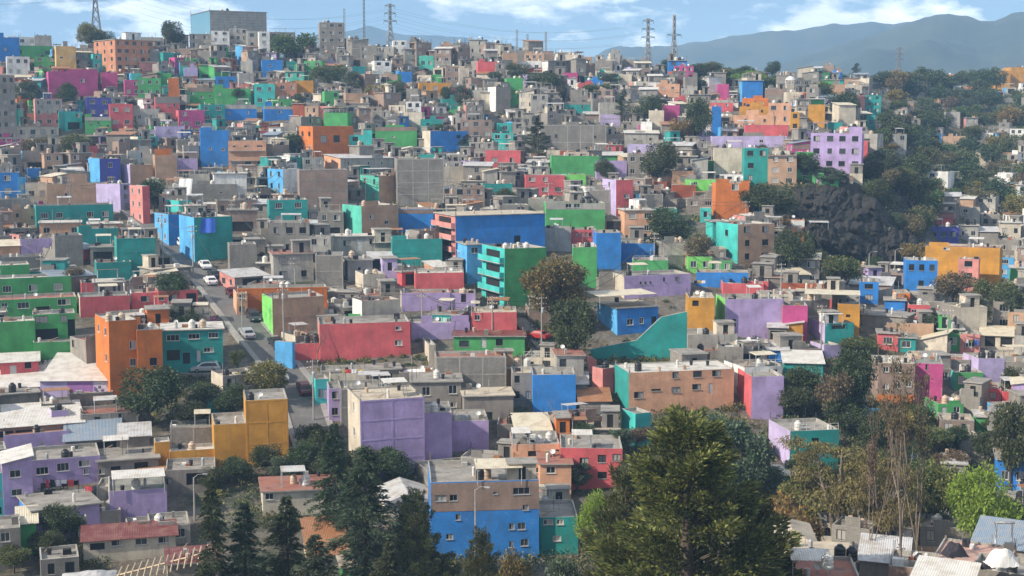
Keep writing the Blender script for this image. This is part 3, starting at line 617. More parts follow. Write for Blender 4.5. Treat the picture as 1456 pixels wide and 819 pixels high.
ROWS = '''
# ---- bottom
614 767 682 797 bl 0 - par b:4 plain rf:r_con par:.5 bare L:11 band:br,.63,.985 tk:.47,b,3;.53,t,3 cas:.72,.98,cr can:.42,.85,4.5,t_crm | blue three-storey house with a bare brick top floor | the blue brick-topped house | 628 705 16 9;646 705 11 9;742 698 24 10;652 733 7 9;748 722 9 8;728 749 8 9;742 749 11 10;640 761 10 8;746 773 11 10;727 775 6 9;672 780 7 9;705 700 6 4
768 822 735 790 tl 0 - par b:4 bare ww | teal house in the shade beside the blue brick-topped house | - | 780 742 14 8;797 742 10 8;792 766 12 8
728 796 632 682 pe 0 - par b:3 bare L:8 can:.0,.4,3,t_wht | peach terraced house with open upper galleries | the peach galleried house | 760 646 18 8 o;790 644 12 7 o;760 670 12 8;788 668 8 9
768 812 660 713 pe 0 - slab bare b:3 | narrow peach house front below the coral windowed house | - | 783 668 13 10;782 692 20 9
796 884 638 697 co 0 - par b:2 wd bare L:8 | coral red two-storey house with eight dark windows and laundry on top | the coral eight-window house | 801 659 11 10;830 657 13 10;855 653 12 11;876 651 12 10;803 682 12 10;830 680 13 10;856 677 13 10;874 676 8 9
514 605 567 679 pu 20 cr par b: plain L:9 bare rf:r_crm lw3x1 par:.25 | tall purple blank-walled house with a cream side and sunlit roof | the tall purple house |
605 643 587 664 pu 0 - par plain bare rf:r_con par:.2 | lower purple annex wall against the tall purple house | - |
643 695 599 643 pu 0 - par plain bare rf:r_con par:.2 | low purple block stepping down from the tall purple house | - |
352 411 569 662 mu 0 - par plain bare L:8 b:3 rf:r_con tk:.12,b | tall end of the big mustard yellow house with a black tank | the big mustard house |
306 352 603 666 mu 0 - par plain bare L:8 b:3 rf:r_con | lower shoulder of the big mustard yellow house | - |
243 306 640 668 mu 0 - par plain bare L:4 b:3 | low mustard garden wall in front of dark yard | - |
222 243 628 668 mu 0 - par plain bare L:3 b:3 | small mustard gate pillar block with pale cap | - |
336 351 573 603 cr 5 cr slab bare b:14 w2x1 L:3 | tiny cream stair house on the shoulder of the big mustard house | - |
237 306 667 702 gy 0 - par bare L:7 rf:r_con | grey concrete house with a round window and dark garage bay | the round-window grey house | 282 681 33 17 o;242 683 8 9;299 681 9 9
122 249 765 797 cr 0 - shed rf:t_red rise:.5 L:5 bare | cream house with three windows under a rusty red tin roof | the red tin-roofed cream house | 141 774 20 10 o;168 769 17 9;201 766 17 10;232 763 16 10
158 237 697 746 pu 3 wh par plain bare L:8 can:.05,.98,4,t_wht | purple blank-walled house with a patched tin canopy on top | the canopied purple house |
142 225 655 684 gy 0 - slab bare rf:r_con L:7 b:1 | grey block house with two wide open windows and slab roof | the wide-window grey house | 166 669 13 12 o;201 666 19 13 o;146 669 8 8
172 213 621 652 gy 0 - shed rf:t_gal bare L:5 | plain grey wall with a sloped tin edge | - |
95 170 627 650 gb 0 - shed rf:t_blu bare L:8 rise:1.6 | grey yard house under a pale blue-grey tin roof | - | 150 637 30 12 o
48 142 652 694 pu 0 - par bare L:8 rf:r_con ww tk:.5,b | long purple house with three white windows over a cluttered terrace | the three-window purple house | 63 668 17 11;91 665 17 12;120 662 16 10;122 674 7 9;70 690 20 8 o;100 690 24 8 o
8 48 656 742 pu 0 - side rise:.8 rf:t_wht bare L:7 ww b:2 | tall narrow purple house with a slanted white tin roof | the tall narrow purple house | 25 672 15 11;26 699 15 10
-14 8 672 740 aq 0 - par bare w3x1 | aqua house end with dark stacked openings | - |
50 141 722 768 pu 20 bl slab plain bare L:8 rf:r_con | low purple house with a bright blue side wall and flat slab roof | the blue-sided purple house |
10 97 617 650 pu 0 - par plain bare L:6 | purple parapet house under the white tin roof | - | 60 634 8 5
75 97 585 618 pu 4 li par bare L:3 tk:.5,b | slim purple stair tower carrying a black tank | the purple stair tower | 86 609 7 7
0 117 604 632 br 0 - shed rf:t_wht rise:1.6 L:9 bare | long brick house under a broad white tin roof | the white tin-roofed brick house | 40 614 30 9 o;12 614 20 9 o
117 196 587 614 gb 0 - par frm bare L:6 | grey block house with two small white framed windows | the twin-white-window grey house | 140 596 8 9;172 593 7 9
-5 55 562 586 gb 0 - slab bare L:6 tk:.42,b | low grey block house with black tank on its roof edge | - |
100 160 560 580 br 0 - par bare L:5 frm plain | low brown brick wall house below the mural wall | - |
60 159 541 566 li 0 - shed rf:t_wht rise:2.2 L:13 bare plain b:-12 | long low hall with a painted violet mural under a big white roof | the mural wall hall |
-10 60 552 567 gg 0 - shed rf:t_wht rise:2.2 L:13 bare plain b:-12 | pale end of the white-roofed hall beside the road wall | - |
158 197 455 566 or 20 or par plain bare L:9 b: rf:r_wht par:.3 tk:.1,t;.55,t lw3x2 | orange three-storey corner house with two pale tanks | the orange corner house | 190 491 9 12;190 516 9 11
197 232 469 562 or 0 - par plain bare L:7 rf:r_con par:.3 b:8 | lower orange wing of the orange corner house | - | 219 515 10 11
233 317 470 533 tl 0 - slab bare L:8 b:1 tk:.5,w;.68,t | teal two-storey house with long balcony band and parked minivan | the teal balcony house | 248 480 18 9;277 479 16 8;304 478 14 8;248 505 18 15 o;283 507 6 17 d;297 499 14 7;266 510 10 16 o
3 54 514 540 co 0 - shed rf:t_wht rise:.7 L:5 bare | small red shed with a white door and pale tin roof | the small red shed | 20 527 9 17 d;40 518 9 9
-6 50 457 512 gr 0 - par plain bare L:6 rf:r_wht | plain green block with a flat pale canopy roof | the plain green block |
50 107 447 492 gr 0 - par bare L:6 b:1 wd | green house with railed balcony and dark windows | the green balcony house | 62 454 17 9;92 454 9 9;68 476 30 16 o;103 470 10 28 o
50 117 487 513 gr 0 - par plain bare L:3 par:.2 b:1 | low green yard wall along rough ground | - |
-4 107 425 452 gr 0 - par bare L:7 b:1 ww | long green house with grid-paned windows | the long green house | 35 434 16 9;90 432 18 9;62 441 20 8 o;10 432 9 6
-5 100 395 426 gr 0 - par bare L:6 w1x3 | green house behind the long green house | - |
116 184 422 450 co 4 cr par plain bare L:7 tk:.55,b | coral blank-walled house with pale side edge | the coral blank house |
117 146 402 424 co 0 - par bare plain L:6 | small coral rooftop block behind the coral blank house | - |
188 226 416 441 co 2 wh par bare L:6 rf:r_pnk | coral house with one dark window beside round tree | - | 207 425 12 8
226 281 413 439 co 0 - par bare L:6 | coral house with open garage by the sloping street | the coral garage house | 246 424 12 9;272 426 14 16 o;230 422 8 9
# ---- street side
389 462 423 474 ta 16 lm par plain bare L:8 up:.12,.3,10,ta rf:r_con | tan house with lime green street front | the tan and lime house |
340 465 409 441 or 0 - par plain bare L:5 b:3 tk:.5,w;.56,w | long orange wall house by the street | the long orange wall house |
337 352 417 450 pe 5 pe par bare L:6 w2x1 | small peach street house with two stacked windows | - |
420 456 488 512 co 0 - par plain bare L:8 | low coral wall in front of the long coral house | - |
456 584 459 510 co 4 sp par plain bare L:9 b:4 rf:r_con | long coral red blank house with two small windows at one end | the long coral house | 567 468 8 6;567 489 11 8
416 420 486 524 lb 24 lb par plain bare L:3.2 b:60 | bright light blue wall facing the street | the light blue street wall |
571 640 417 443 pu 3 cr par plain bare L:6 | purple flat wall house behind crenellated wall | - |
640 676 417 440 pu 0 - par plain bare L:6 | purple wall end beside stairway | - | 659 424 7 12 o
585 668 460 484 pu 0 - par plain bare L:5 up:.17,.36,10,pu;.68,.98,10,pu | purple house with a stepped parapet | the stepped purple house |
670 735 444 480 co 0 - par plain bare L:8 rf:r_crm can:.0,.2,2.5,t_crm | coral house with a broad cream roof | the cream-roofed coral house | 679 451 8 8
645 746 479 507 gr 0 - slab bare rf:t_red L:6 | low green house under a rust red slab roof | the low green house | 688 488 7 14 d;710 487 10 10;660 489 14 9
620 720 508 557 gb 0 - par plain bare L:6 frm | big grey block wall with cracked render | the big grey block wall |
610 620 490 520 cr 10 cr par plain bare L:8 | pale wedge wall beside low green house | - |
585 656 543 585 gy 0 - slab bare L:7 ww b:1 | grey house with two white window surrounds | the white-surround grey house | 606 556 12 13;644 554 12 13;645 576 9 8
485 552 551 603 gb 0 - par plain bare L:7 frm | tall plain grey block house behind the purple roof | - |
468 486 553 600 pu 3 pu par bare L:6 w2x1 | slim purple house beside the aqua gate | - |
449 468 540 577 aq 6 aq par bare L:4 | narrow aqua gatehouse by the kerb | the aqua gatehouse | 456 560 6 12;463 562 5 14 d
470 521 532 556 cr 0 - par bare plain L:4 par:1.2 | pale rooftop parapet hung with sheets | - |
660 730 563 600 gy 0 - slab bare L:6 rf:r_crm | grey house with stained pale slab roof | - | 680 592 40 12 o
758 819 533 590 bl 0 - par plain bare L:7 b:3 rf:r_con | square blue blank-walled house beside bare tree | the square blue house |
728 758 530 575 gy 0 - par bare L:6 w2x2 rf:r_crm | grey house pressed against the square blue house | - |
735 783 612 640 gy 0 - shed rf:t_crm rise:1.1 L:7 bare | grey shed under a bright cream tin roof | the cream tin-roofed shed | 760 625 30 12 o
# ---- centre right
895 1043 528 587 pe 15 tl par bare plain L:8 b:18 rf:r_wht par:.15 tk:.12,b,2 wd | long peach two-storey house with teal end and white roof edge | the long peach house | 960 533 9 9;991 531 13 9;1018 528 13 9;909 560 14 9;933 554 14 3;961 555 13 8;990 552 13 8;1010 555 6 15 d
1068 1113 535 597 pu 24 co par plain bare L:9 rf:r_con | purple house with a coral red sunlit side | the coral-sided purple house |
857 880 523 562 co 0 sp par plain bare b:40 L:2.5 | coral retaining house wall facing the sun | - |
1020 1056 494 525 gb 0 - par plain bare L:5 | small grey block outbuilding above peach house | - |
978 1048 476 500 gg 0 - par bare L:7 b:14 rf:r_con cas:.6,.95,cr tk:.4,b | pale grey house with open ground floor and small tank | the pale open-floor house |
982 1046 499 514 gy 0 - par bare plain L:5 b:14 | dark pillared ground floor below pale house | - | 1000 507 20 12 o;1030 507 20 12 o
878 936 437 474 bl 30 lb slab bare L:9 rf:r_crm can:-.45,.95,7,t_crm ww | blue house with pink-cream canopy roof and light blue side | the canopied blue house | 896 457 10 9;912 456 7 9;930 458 8 14 o
978 1015 424 477 mu 0 - par plain bare L:8 b:4 rf:r_crm | mustard blank-walled house between teal wall and lime wall | the mustard blank house | 988 432 9 8 o
1031 1113 426 482 pu 15 lm par plain bare L:8 b: rf:r_con | purple blank-walled house with lime green side | the lime-sided purple house | 1041 460 11 11 o
1028 1085 404 424 co 0 - par plain bare L:6 b:5 | low coral wall behind the lime-sided purple house | - |
1112 1147 434 487 pk 0 sp par plain bare L:7 | pink-red curved wall beside lavender house | the pink-red wall |
1173 1213 460 494 tl 28 li par bare L:9 ww cas:.0,.5,wh can:.0,.6,3,t_wht | teal house with lavender sunlit side and white rooftop room | the lavender-sided teal house | 1192 465 20 7 o
1173 1195 492 512 li 0 li par plain bare L:5 b:30 | lavender footing below lavender-sided teal house | - |
1190 1221 432 477 mu 0 - par plain bare L:8 can:-1.5,1.0,6,t_crm | mustard house with wide cream canopy | the canopied mustard house | 1205 449 6 4 o
1118 1141 462 493 mu 0 - side rf:t_gal rise:.5 bare L:6 | small mustard house with grey lean-to roof | - |
1092 1118 466 493 gy 0 - shed rf:t_gal bare L:5 | dark open shed beside small mustard house | - | 1105 478 20 14 o
1115 1169 516 545 tl 0 - shed rf:t_wht bare L:7 rise:1 | teal shed with white tin roof among trees | - |
1092 1120 498 520 bl 0 - shed rf:t_gal bare L:5 | small blue shed with tin roof by yellow rubble | - |
1123 1191 612 674 tl 32 li par bare L:8 wd rail rf:r_con | teal three-storey house with a lavender sunlit side | the lavender-flanked teal house | 1135 629 10 8;1158 627 11 8;1135 651 11 9;1158 650 9 8
1100 1126 676 706 gr 0 - slab bare rf:r_wht L:5 w1x1 | low green house below lavender-flanked teal house | - |
1248 1298 516 578 br 8 br par bare L:8 b:9 ww band:or,.0,.27 rf:r_crm tk:.05,b;.4,w | brown three-storey house with orange base | the brown orange-based house | 1276 525 11 9;1259 550 8 9;1275 548 9 9;1290 545 8 9;1258 525 8 8
1298 1338 517 578 pk 0 - par plain bare L:8 b:3 par:.2 | magenta blank-walled house with one narrow window | the magenta blank house | 1316 521 4 8
1358 1396 530 556 gr 18 aq par bare L:7 w1x2 | green house with aqua sunlit side | the aqua-sided green house |
1396 1422 553 580 co 0 - par bare L:6 | coral house with one dark window below lavender wall | - | 1411 563 9 9
1391 1426 510 545 li 0 li par plain bare L:6 b:25 rf:r_wht | lavender blank-walled house near dark tree | the lavender blank house |
1426 1458 515 545 gy 0 - par bare w1x2 L:6 | grey house behind tall dark tree | - |
1345 1365 474 499 gr 0 - par bare w1x1 plain L:5 | small green house beside cream canopy | - |
1395 1447 478 500 cr 0 - shed rf:t_crm rise:.8 bare L:7 | cream house under a wide pale canopy | the pale canopy house | 1408 487 14 14 o;1430 487 16 14 o
1365 1392 476 505 sp 0 - par bare L:6 w1x1 | salmon house with hanging washing | - |
1276 1301 482 503 tl 0 - slab bare L:5 w1x1 | small teal house by collapsed tin roof | - |
1248 1276 476 500 co 0 - slab bare L:5 w1x1 | small coral house by collapsed tin roof | - |
1301 1345 487 505 cr 0 - side rf:t_crm rise:1.8 bare L:6 b:-10 | collapsed pale tin-roofed shed | the collapsed tin shed |
1292 1321 434 460 co 0 - par bare L:6 w1x2 plain | coral house beside orange house on the ravine lane | - |
1320 1352 443 462 gy 0 - par bare L:6 w1x2 | grey house beside coral lane house | - |
1273 1293 417 442 or 0 - par bare L:6 w1x1 | orange house by the ravine lane | - |
1258 1286 428 448 bl 0 - slab bare L:5 | blue tarpaulin covered house by the lane | - |
1222 1248 401 432 bl 0 - par bare L:6 w2x1 | blue house at the foot of the cliff | the blue cliff-foot house |
1235 1251 580 612 lb 6 lb par plain bare L:5 b:20 | light blue house end below brown house | - |
1388 1416 594 616 gr 0 - slab bare L:5 rf:t_gal | green shelter on the stepped slope | - |
1297 1313 645 682 bl 0 lb par plain bare L:5 b:15 | blue house glimpsed behind bare trunks | - |
1340 1372 660 690 gy 0 - slab bare L:6 w1x2 rf:t_gal | grey house behind the bright green tree | - |
1418 1458 655 700 bl 0 - slab bare L:6 w1x2 | blue house behind the bright green tree | - |
903 925 588 637 aq 0 aq par plain bare L:4 b:30 | aqua retaining wall house below peach house | - |
243 308 606 632 gb 0 - par plain bare L:5 frm | grey block yard wall behind the low mustard garden wall | - |
-10 30 752 812 gb 0 - par bare L:6 w2x1 | grey block house under the tall narrow purple house | - |
28 52 744 790 gr 0 - shed rf:t_crm bare L:5 rise:.8 | small green shed with pale tin roof below tall narrow purple house | - |
112 124 735 770 cr 0 - par plain bare L:6 | narrow cream block with a tank beside red tin roof | - |
120 172 727 756 gy 0 - par plain bare L:5 | low grey yard wall above the red tin-roofed cream house | - |
60 112 795 830 gb 0 - par bare L:5 w1x2 | grey block house beside the sagging sheet roof | - |
456 520 528 548 gb 0 - par plain bare L:5 frm | low grey block house behind the pale rooftop parapet | - |
520 570 527 548 gy 0 - slab bare L:5 | grey rooftop house beside the crumpled cream sheet | - | 545 538 26 10 o
568 618 530 550 gy 0 - par bare L:5 | grey house under the crumpled cream sheet | - |
352 380 38 64 gg 0 - par bare L:7 w2x2 | pale grey ridge house by the office building | - |
384 420 46 68 gy 0 - par bare L:7 w2x3 | grey ridge house beside the large light green tree | - |
270 300 44 66 gb 0 - par bare L:7 w2x2 | grey block ridge house under the glass-ended office building | - |
235 268 50 70 cr 0 - slab bare L:7 w1x3 | cream ridge house under the lone dark ridge tree | - |
190 232 47 66 gg 0 - par bare L:7 w1x3 | pale grey house on ridge behind orange brick block | - |
1335 1362 300 318 gy 0 - par L:6 w1x2 | grey house in the ravine above the mustard building | - |
1365 1392 296 318 gg 0 - par L:6 w2x2 | pale ravine house with two floors above the mustard building | - |
1395 1420 305 326 gb 0 - par L:6 w1x2 | grey block ravine house past the pale two-floor one | - |
1422 1450 318 340 cr 0 - slab L:6 w1x2 | cream slab-roofed ravine house near dark trees | - |
1364 1390 322 344 gg 0 - slab L:6 w1x2 rf:r_wht | white-roofed ravine house behind the mustard building | - |
1392 1418 330 350 gy 0 - shed rf:t_gal L:6 | grey tin-roofed ravine house behind the mustard building | - |
1420 1448 342 364 gy 0 - par L:6 w1x2 | grey ravine house beside light blue house end | - |
# ---- middle band
649 776 306 372 bl 33 sp slab plain bare L:14 b: bal n:4 rf:r_crm | big blue blank-walled building with coral balconies on its side | the coral-balcony blue building | 736 343 10 14 o
717 776 353 436 gr 34 aq par plain bare L:10 bal n:4 rf:r_con tk:.1,w;.6,w | green blank-walled building with turquoise balconies on its side | the turquoise-balcony green building |
664 684 350 405 lb 14 lb slab bare L:7 w3x1 | narrow light blue house beside turquoise balconies | the narrow light blue house |
591 660 388 420 co 0 - par plain bare L:7 b:3 rail | coral blank-walled house with railed roof terrace | the railed coral house |
558 629 340 378 tl 0 - par plain bare L:7 b:3 up:.0,.28,5,tl | teal blank-walled house with shrubs on its roof | the teal roof-garden house |
815 849 352 410 gr 0 - par plain bare L:8 | tall green blank wall behind round tree | - |
848 883 331 384 bl 0 - par plain bare L:8 | tall blue blank-walled house behind trees | - |
883 931 347 375 bl 0 - par plain bare L:7 | long low blue wall house beside dark trees | - |
776 860 290 331 gr 0 - par plain bare L:8 band:gg,.78,.99 rf:r_con | long green blank-walled house with grey top strip | the long green blank house | 808 285 9 6;820 285 9 6
780 836 303 329 ru 0 - par plain bare L:6 rf:r_con | rust red low house before the long green blank house | - | 793 316 10 8;827 313 7 8
810 848 328 354 co 0 - par bare L:6 wd | coral house with a row of four windows | - | 820 335 4 6;827 335 4 6;833 335 4 6;839 335 4 6
770 812 325 358 gg 0 - par bare plain L:6 | pale grey yard house beside coral four-window house | - |
566 616 298 330 bl 0 - par plain bare L:7 band:br,.8,.98 | blue blank-walled house with brick top edge | - |
515 567 292 338 ta 28 mint par plain bare L:9 rf:r_con | tan blank-walled house with mint street side | the tan and mint house |
539 563 250 289 ta 27 mint par plain bare L:8 lw2x2 can:-.6,.8,3,t_gal | tan house with mint sunlit front and canopy | - |
384 438 285 322 tl 0 - par bare L:7 w2x2 all ww tk:.3,w;.75,b | teal two-storey house with four windows | the four-window teal house |
427 495 242 298 br 0 - par plain bare L:9 frm | brown brick blank-walled block | the brown brick block |
403 427 241 275 wh 22 lb par bare L:8 lw2x2 | white and light blue house beside brown brick block | - |
687 729 262 283 tl 0 - par bare L:7 w1x2 all | teal house with two windows above coral balconies | - |
690 740 214 241 co 0 - par bare L:7 w1x2 rail | coral house with pale window surrounds behind brown yard | - |
747 803 250 279 co 0 - par bare L:7 w2x3 ww | coral house with five small windows | the five-window coral house |
565 632 227 293 gb 0 - par plain bare L:7 frm | large grey block wall with pale side | the large grey block |
630 659 237 264 cr 0 - par plain bare L:6 b:10 | cream wall piece beside large grey block | - |
485 560 226 246 gg 24 pe shed rf:t_gal bare L:8 rise:1 | grey-roofed house with peach sunlit side | - |
464 476 221 240 aq 0 - par bare w1x1 L:5 | tiny aqua house above brown brick block | - |
784 852 223 254 gr 0 - par plain bare L:7 | green blank-walled house with walled terrace | - |
848 891 231 256 pu 0 - par bare L:7 up:.0,1,2,pu | purple house with two dark windows below green roof | - | 856 242 5 8 o;862 242 4 8 o
855 886 222 234 gr 0 - shed rf:t_gal bare L:5 | green roofed shed above purple house | - |
805 833 249 273 lm 5 mint par bare L:6 w1x2 all | lime house with two windows beside coral house | - |
876 900 256 308 co 20 li par bare L:9 lw3x1 rf:r_con | coral tall house with lilac sunlit side | the lilac-sided coral house | 891 279 8 6;890 297 7 6
893 932 219 254 gy 0 - par bare L:7 w2x3 all | grey three-window house behind dark tree | - |
892 936 206 220 li 0 - par bare plain L:7 | lavender top floor above grey house | - |
888 931 301 336 pe 10 pe slab bare L:8 w2x2 rf:r_wht | peach two-storey house with rounded balcony | the peach balcony house |
933 962 297 328 tl 2 tl par bare L:7 w1x2 | teal house beside peach balcony house | - |
956 986 244 267 pe 5 pe par bare L:6 w1x1 | pale peach house with one red window | - |
976 1028 256 272 lm 0 - par bare plain L:6 | lime green terrace wall house | - |
956 989 265 283 ru 0 - par bare plain L:6 | rust red wall house below lime terrace | - |
1017 1064 262 312 or 6 or par plain bare L:8 up:.0,.4,6,or;.75,1,4,or | tall orange blank-walled house | the tall orange house | 1044 266 10 9
1058 1092 212 264 tl 0 - par bare L:8 w3x2 wd | teal three-storey house with dark windows | the teal three-storey house |
1015 1058 211 247 cr 0 - par plain bare L:8 | cream blank-walled house behind green terrace | - |
1006 1036 230 246 gr 0 - par plain bare L:6 | low green house with pale roof by mustard house | - |
1034 1050 225 247 mu 0 - par bare w1x2 L:6 tk:.5,t | small mustard house carrying a pale tank | - |
1049 1100 320 377 ta 32 aq par bare L:9 w3x2 lw2x1 rf:r_con | tan three-storey house with aqua sunlit front | the tan and aqua house |
996 1011 296 316 aq 0 - par bare w1x1 L:5 | small aqua house on the tree slope | - |
1013 1030 318 350 aq 10 aq slab bare w2x1 L:6 | aqua stepped house beside tan and aqua house | - |
978 1012 366 390 lm 0 - par bare L:6 w1x2 | lime green house with bright trim | the lime trim house |
1012 1040 372 392 gr 0 - par bare L:6 w1x2 | green house beside lime trim house | - |
900 950 371 395 gr 0 - par plain bare L:7 rail | green rooftop block above long purple house | - |
888 982 391 422 pu 22 cr par bare L:8 wd rf:r_con tk:.1,b | long purple house with cream sunlit end | the long purple house | 911 402 3 4;918 402 3 4;925 402 3 4;944 398 3 6;963 398 6 6
990 1063 389 411 bl 0 - par plain bare L:6 | long low blue wall house above coral wall | - |
1063 1092 400 420 co 0 - par plain bare L:6 | coral wall house beside trees | - |
1092 1132 221 266 ta 0 - par bare L:8 w3x2 all b:2 tk:.5,b band:dk,.88,.98 | tan three-storey house with dark roof edge | the tan dark-edged house |
1132 1155 217 258 gr 0 - par bare L:7 w2x1 rf:r_wht all b:3 | green house with white roof on the cliff edge | the cliff-edge green house |
1152 1223 190 243 pu 0 - par bare L:9 w3x4 b:-4 rf:r_con tk:.4,b;.6,w up:.75,1,9,pu wd | purple three-storey block on the cliff top | the cliff-top purple block |
1223 1233 202 236 co 0 - par bare plain L:6 | narrow coral strip house beside cliff-top purple block | - |
1150 1177 327 358 gr 0 - par bare plain L:6 can:.0,1,3,t_gal band:cr,.6,.98 | green and cream house at the cliff foot | the green cliff-foot house |
1117 1143 312 338 or 0 - par bare L:6 w1x2 tk:.2,b band:wh,.6,.95 | orange and white house under the cliff | - |
1215 1236 378 394 gr 0 - par bare plain L:6 | low green house by the ravine road | - |
1167 1180 366 384 mu 0 - par bare plain L:5 | little mustard house beside pale tree | - |
1316 1417 352 408 mu 8 mu par plain bare L:9 b:-5 up:.05,.32,6,mu | large mustard building with a raised parapet | the large mustard building | 1345 347 9 4
1362 1390 368 402 sp 0 - par bare L:3 w2x1 b:-5 D:281 wd | salmon stair bay on the large mustard building | - |
1288 1331 370 416 bl 0 - par bare L:7 w2x3 rf:r_crm wd | blue two-storey house before large mustard building | the blue ravine house |
1322 1362 324 346 in 0 - par bare L:7 w1x3 wd | violet-blue house behind large mustard building | - |
1318 1354 309 323 co 0 - shed rf:t_red bare L:6 | house with red tiled roof in the ravine | - |
1437 1460 382 402 gr 0 - slab bare L:6 rf:t_gal | low green house beside dark ravine trees | - |
1415 1440 366 395 lb 0 - par bare w2x1 L:6 | light blue house end in ravine | - |
# ---- left middle
278 331 309 371 tl 22 lb par plain bare L:9 rf:r_con | teal blank-walled house with light blue street balconies | the teal street house |
241 280 306 350 bl 20 lb par plain bare L:9 rf:r_con lw2x2 | bright blue house on the street corner | the blue street house |
168 221 340 393 tl 0 - par plain bare L:8 b:4 rf:r_con | teal blank-walled house at the street corner | the teal corner house |
114 168 325 352 tl 0 - par plain bare L:7 b:4 up:.0,.3,5,tl | teal stepped wall house beside teal corner house | - |
139 187 374 401 tl 0 - par plain bare L:6 b:4 | low teal wall house below teal corner house | - |
130 180 352 378 gy 0 - slab bare L:6 | grey house with one broad dark opening | - | 147 365 26 14 o
80 118 335 380 gb 0 - par plain bare L:7 | grey block wall beside purple house | - |
31 74 340 365 pu 0 - par bare L:7 | purple house with one tiny window | - | 42 345 3 5
2 60 366 384 gb 0 - par plain bare L:6 | long low grey block wall | - |
-5 28 350 368 pe 0 - shed rf:t_crm bare L:6 | peach canopy house at the street end | - |
-6 42 378 412 gr 0 - par plain bare L:7 | green blank-walled house with stepped roof | the stepped green house |
58 114 318 340 pe 0 - slab bare L:7 w1x3 rf:r_wht | peach house with a white slab roof | the white-slab peach house |
127 173 319 338 pe 0 - slab bare L:7 w1x2 rf:r_wht | small peach house with white slab roof above teal wall | - |
55 160 292 320 tl 0 - par bare L:7 w1x5 rf:r_con | long teal house with rooftop sheds | the long teal house |
16 55 298 322 ta 0 - par plain bare L:6 | tan blank wall at the end of long teal house | - |
70 150 262 294 ta 0 - par plain bare L:8 up:.35,.68,14,ta | tan blank-walled house with a stepped gable | the stepped tan house |
38 69 261 289 cr 0 - par bare L:6 w1x2 | small cream house beside stepped tan house | - |
-5 27 246 282 bl 0 - par bare L:8 w2x1 | blue house at the far end of the row | the far blue house |
26 38 252 280 lb 0 - par bare L:6 w1x1 | light blue sliver house beside far blue house | - |
40 58 240 255 bl 0 - par plain bare L:5 | small square blue rooftop room | - |
143 171 227 266 in 16 lb par bare L:8 w2x1 | indigo house with light blue sunlit side | the indigo house |
186 218 234 262 ta 16 li par plain bare L:8 | tan block with tall lilac street front | the tan and lilac block |
172 188 262 300 li 14 li par bare plain L:7 b:50 w3x1 | lilac street house stepping down the hill | - |
204 214 265 320 co 18 sp par bare L:9 lw3x2 | coral street house on the steep lane | the coral lane house |
222 252 222 262 ta 0 - par plain bare L:7 up:.0,.75,9,or | tan blank-walled house with orange rooftop room | - |
252 281 226 244 pu 0 - par bare plain L:6 can:.0,1,2,t_gal | purple top-floor house beside tan wall | - |
286 326 186 238 bl 0 - par plain bare L:8 up:.0,.4,4,bl | tall blue blank-walled tower house | the tall blue tower house |
326 379 201 243 pe 0 - par bare L:8 w2x3 fbal | peach house with projecting frames | the peach framed house |
212 228 255 275 cr 0 - par bare L:6 w1x1 | small cream house behind dark street tree | - |
273 336 262 286 gb 0 - par plain bare L:6 | long grey block wall below white tarp | - |
305 351 248 282 wh 0 - slab bare L:7 rf:r_wht | white-roofed shed house above grey wall | the white-roofed house |
310 366 286 310 br 0 - par bare L:7 w1x4 frm | brown brick house with four windows | - |
325 366 300 332 br 0 - slab bare L:6 | brown house with dark open ground floor | - | 345 323 30 14 o
328 366 348 392 gb 0 - par plain bare L:6 | grey wall house beside teal street house | - |
474 546 338 366 gg 0 - slab bare L:7 wd rf:r_wht tk:.3,w | pale grey house with two windows and a door | the pale two-window house | 494 347 11 8;531 345 11 8;511 350 8 15 d
383 440 318 366 gb 0 - par bare L:8 w2x3 can:.3,.8,3,t_gal | grey block house with unfinished top floor | the unfinished grey house |
390 446 362 402 gg 6 gg slab bare L:7 w2x2 cas:.5,.95,gy | pale grey two-storey house with rooftop stair room | the stair-room grey house |
449 488 363 408 gb 0 - par plain bare L:7 frm | square grey block house with one blank side | the square grey block |
495 530 371 400 gg 8 cr slab bare L:7 w1x1 rf:r_con | pale sunlit house beside square grey block | - |
517 548 390 418 cr 12 cr par plain bare L:7 rf:r_con | cream grey wall house above purple walls | - |
# ---- top left
166 219 58 102 ob 30 ob slab bare L:15 w4x5 wd lw4x3 cas:.3,.7,wh all b:28 | orange brick four-storey apartment block on the hilltop | the orange brick apartment block |
81 108 66 98 yc 0 yc par plain bare L:8 D:470 | mustard cream blank-walled house below the ridge | the cream ridge house |
72 139 102 139 pk 0 - par plain bare L:9 up:.42,1,3,pk | large magenta blank-walled house | the large magenta house | 118 115 6 5
145 167 104 130 pk 0 - par plain bare L:7 | smaller magenta wall house beside large magenta house | - |
178 198 115 138 pk 0 - par bare L:7 w2x2 | magenta house with white top rail | - |
197 229 112 139 gr 0 - par bare L:7 w2x3 | green house with a balcony beside magenta house | the green balcony hill house |
20 76 66 84 gr 0 - par bare L:8 w1x3 | green house on upper slope | - |
50 82 81 101 gr 0 - par bare L:7 w2x2 | green lower house with a white balcony | - |
-6 28 54 88 bl 0 - par plain bare L:8 | blue blank-walled house high on the slope | the high blue house |
11 42 81 109 wh 0 - par bare L:8 w2x3 | white house with dark windows below green houses | - |
-4 24 108 202 gy 0 - par bare L:9 w6x3 all | tall grey apartment block with rows of windows | the tall grey apartment block |
222 256 138 170 co 0 - par bare plain L:7 up:.55,1,26,or | coral house with an orange stair tower | the coral stair-tower house |
267 304 126 150 gr 0 - par bare plain L:7 | green wall house beside dark round tree | - |
304 356 127 152 gr 0 - par bare plain L:7 rf:r_con | long green house with pale roof patch | the long green hill house |
307 336 110 126 bl 0 - par bare L:6 w1x2 | blue house above long green hill house | - |
286 320 150 176 tl 0 - par bare L:7 w2x2 | teal house below long green hill house | - |
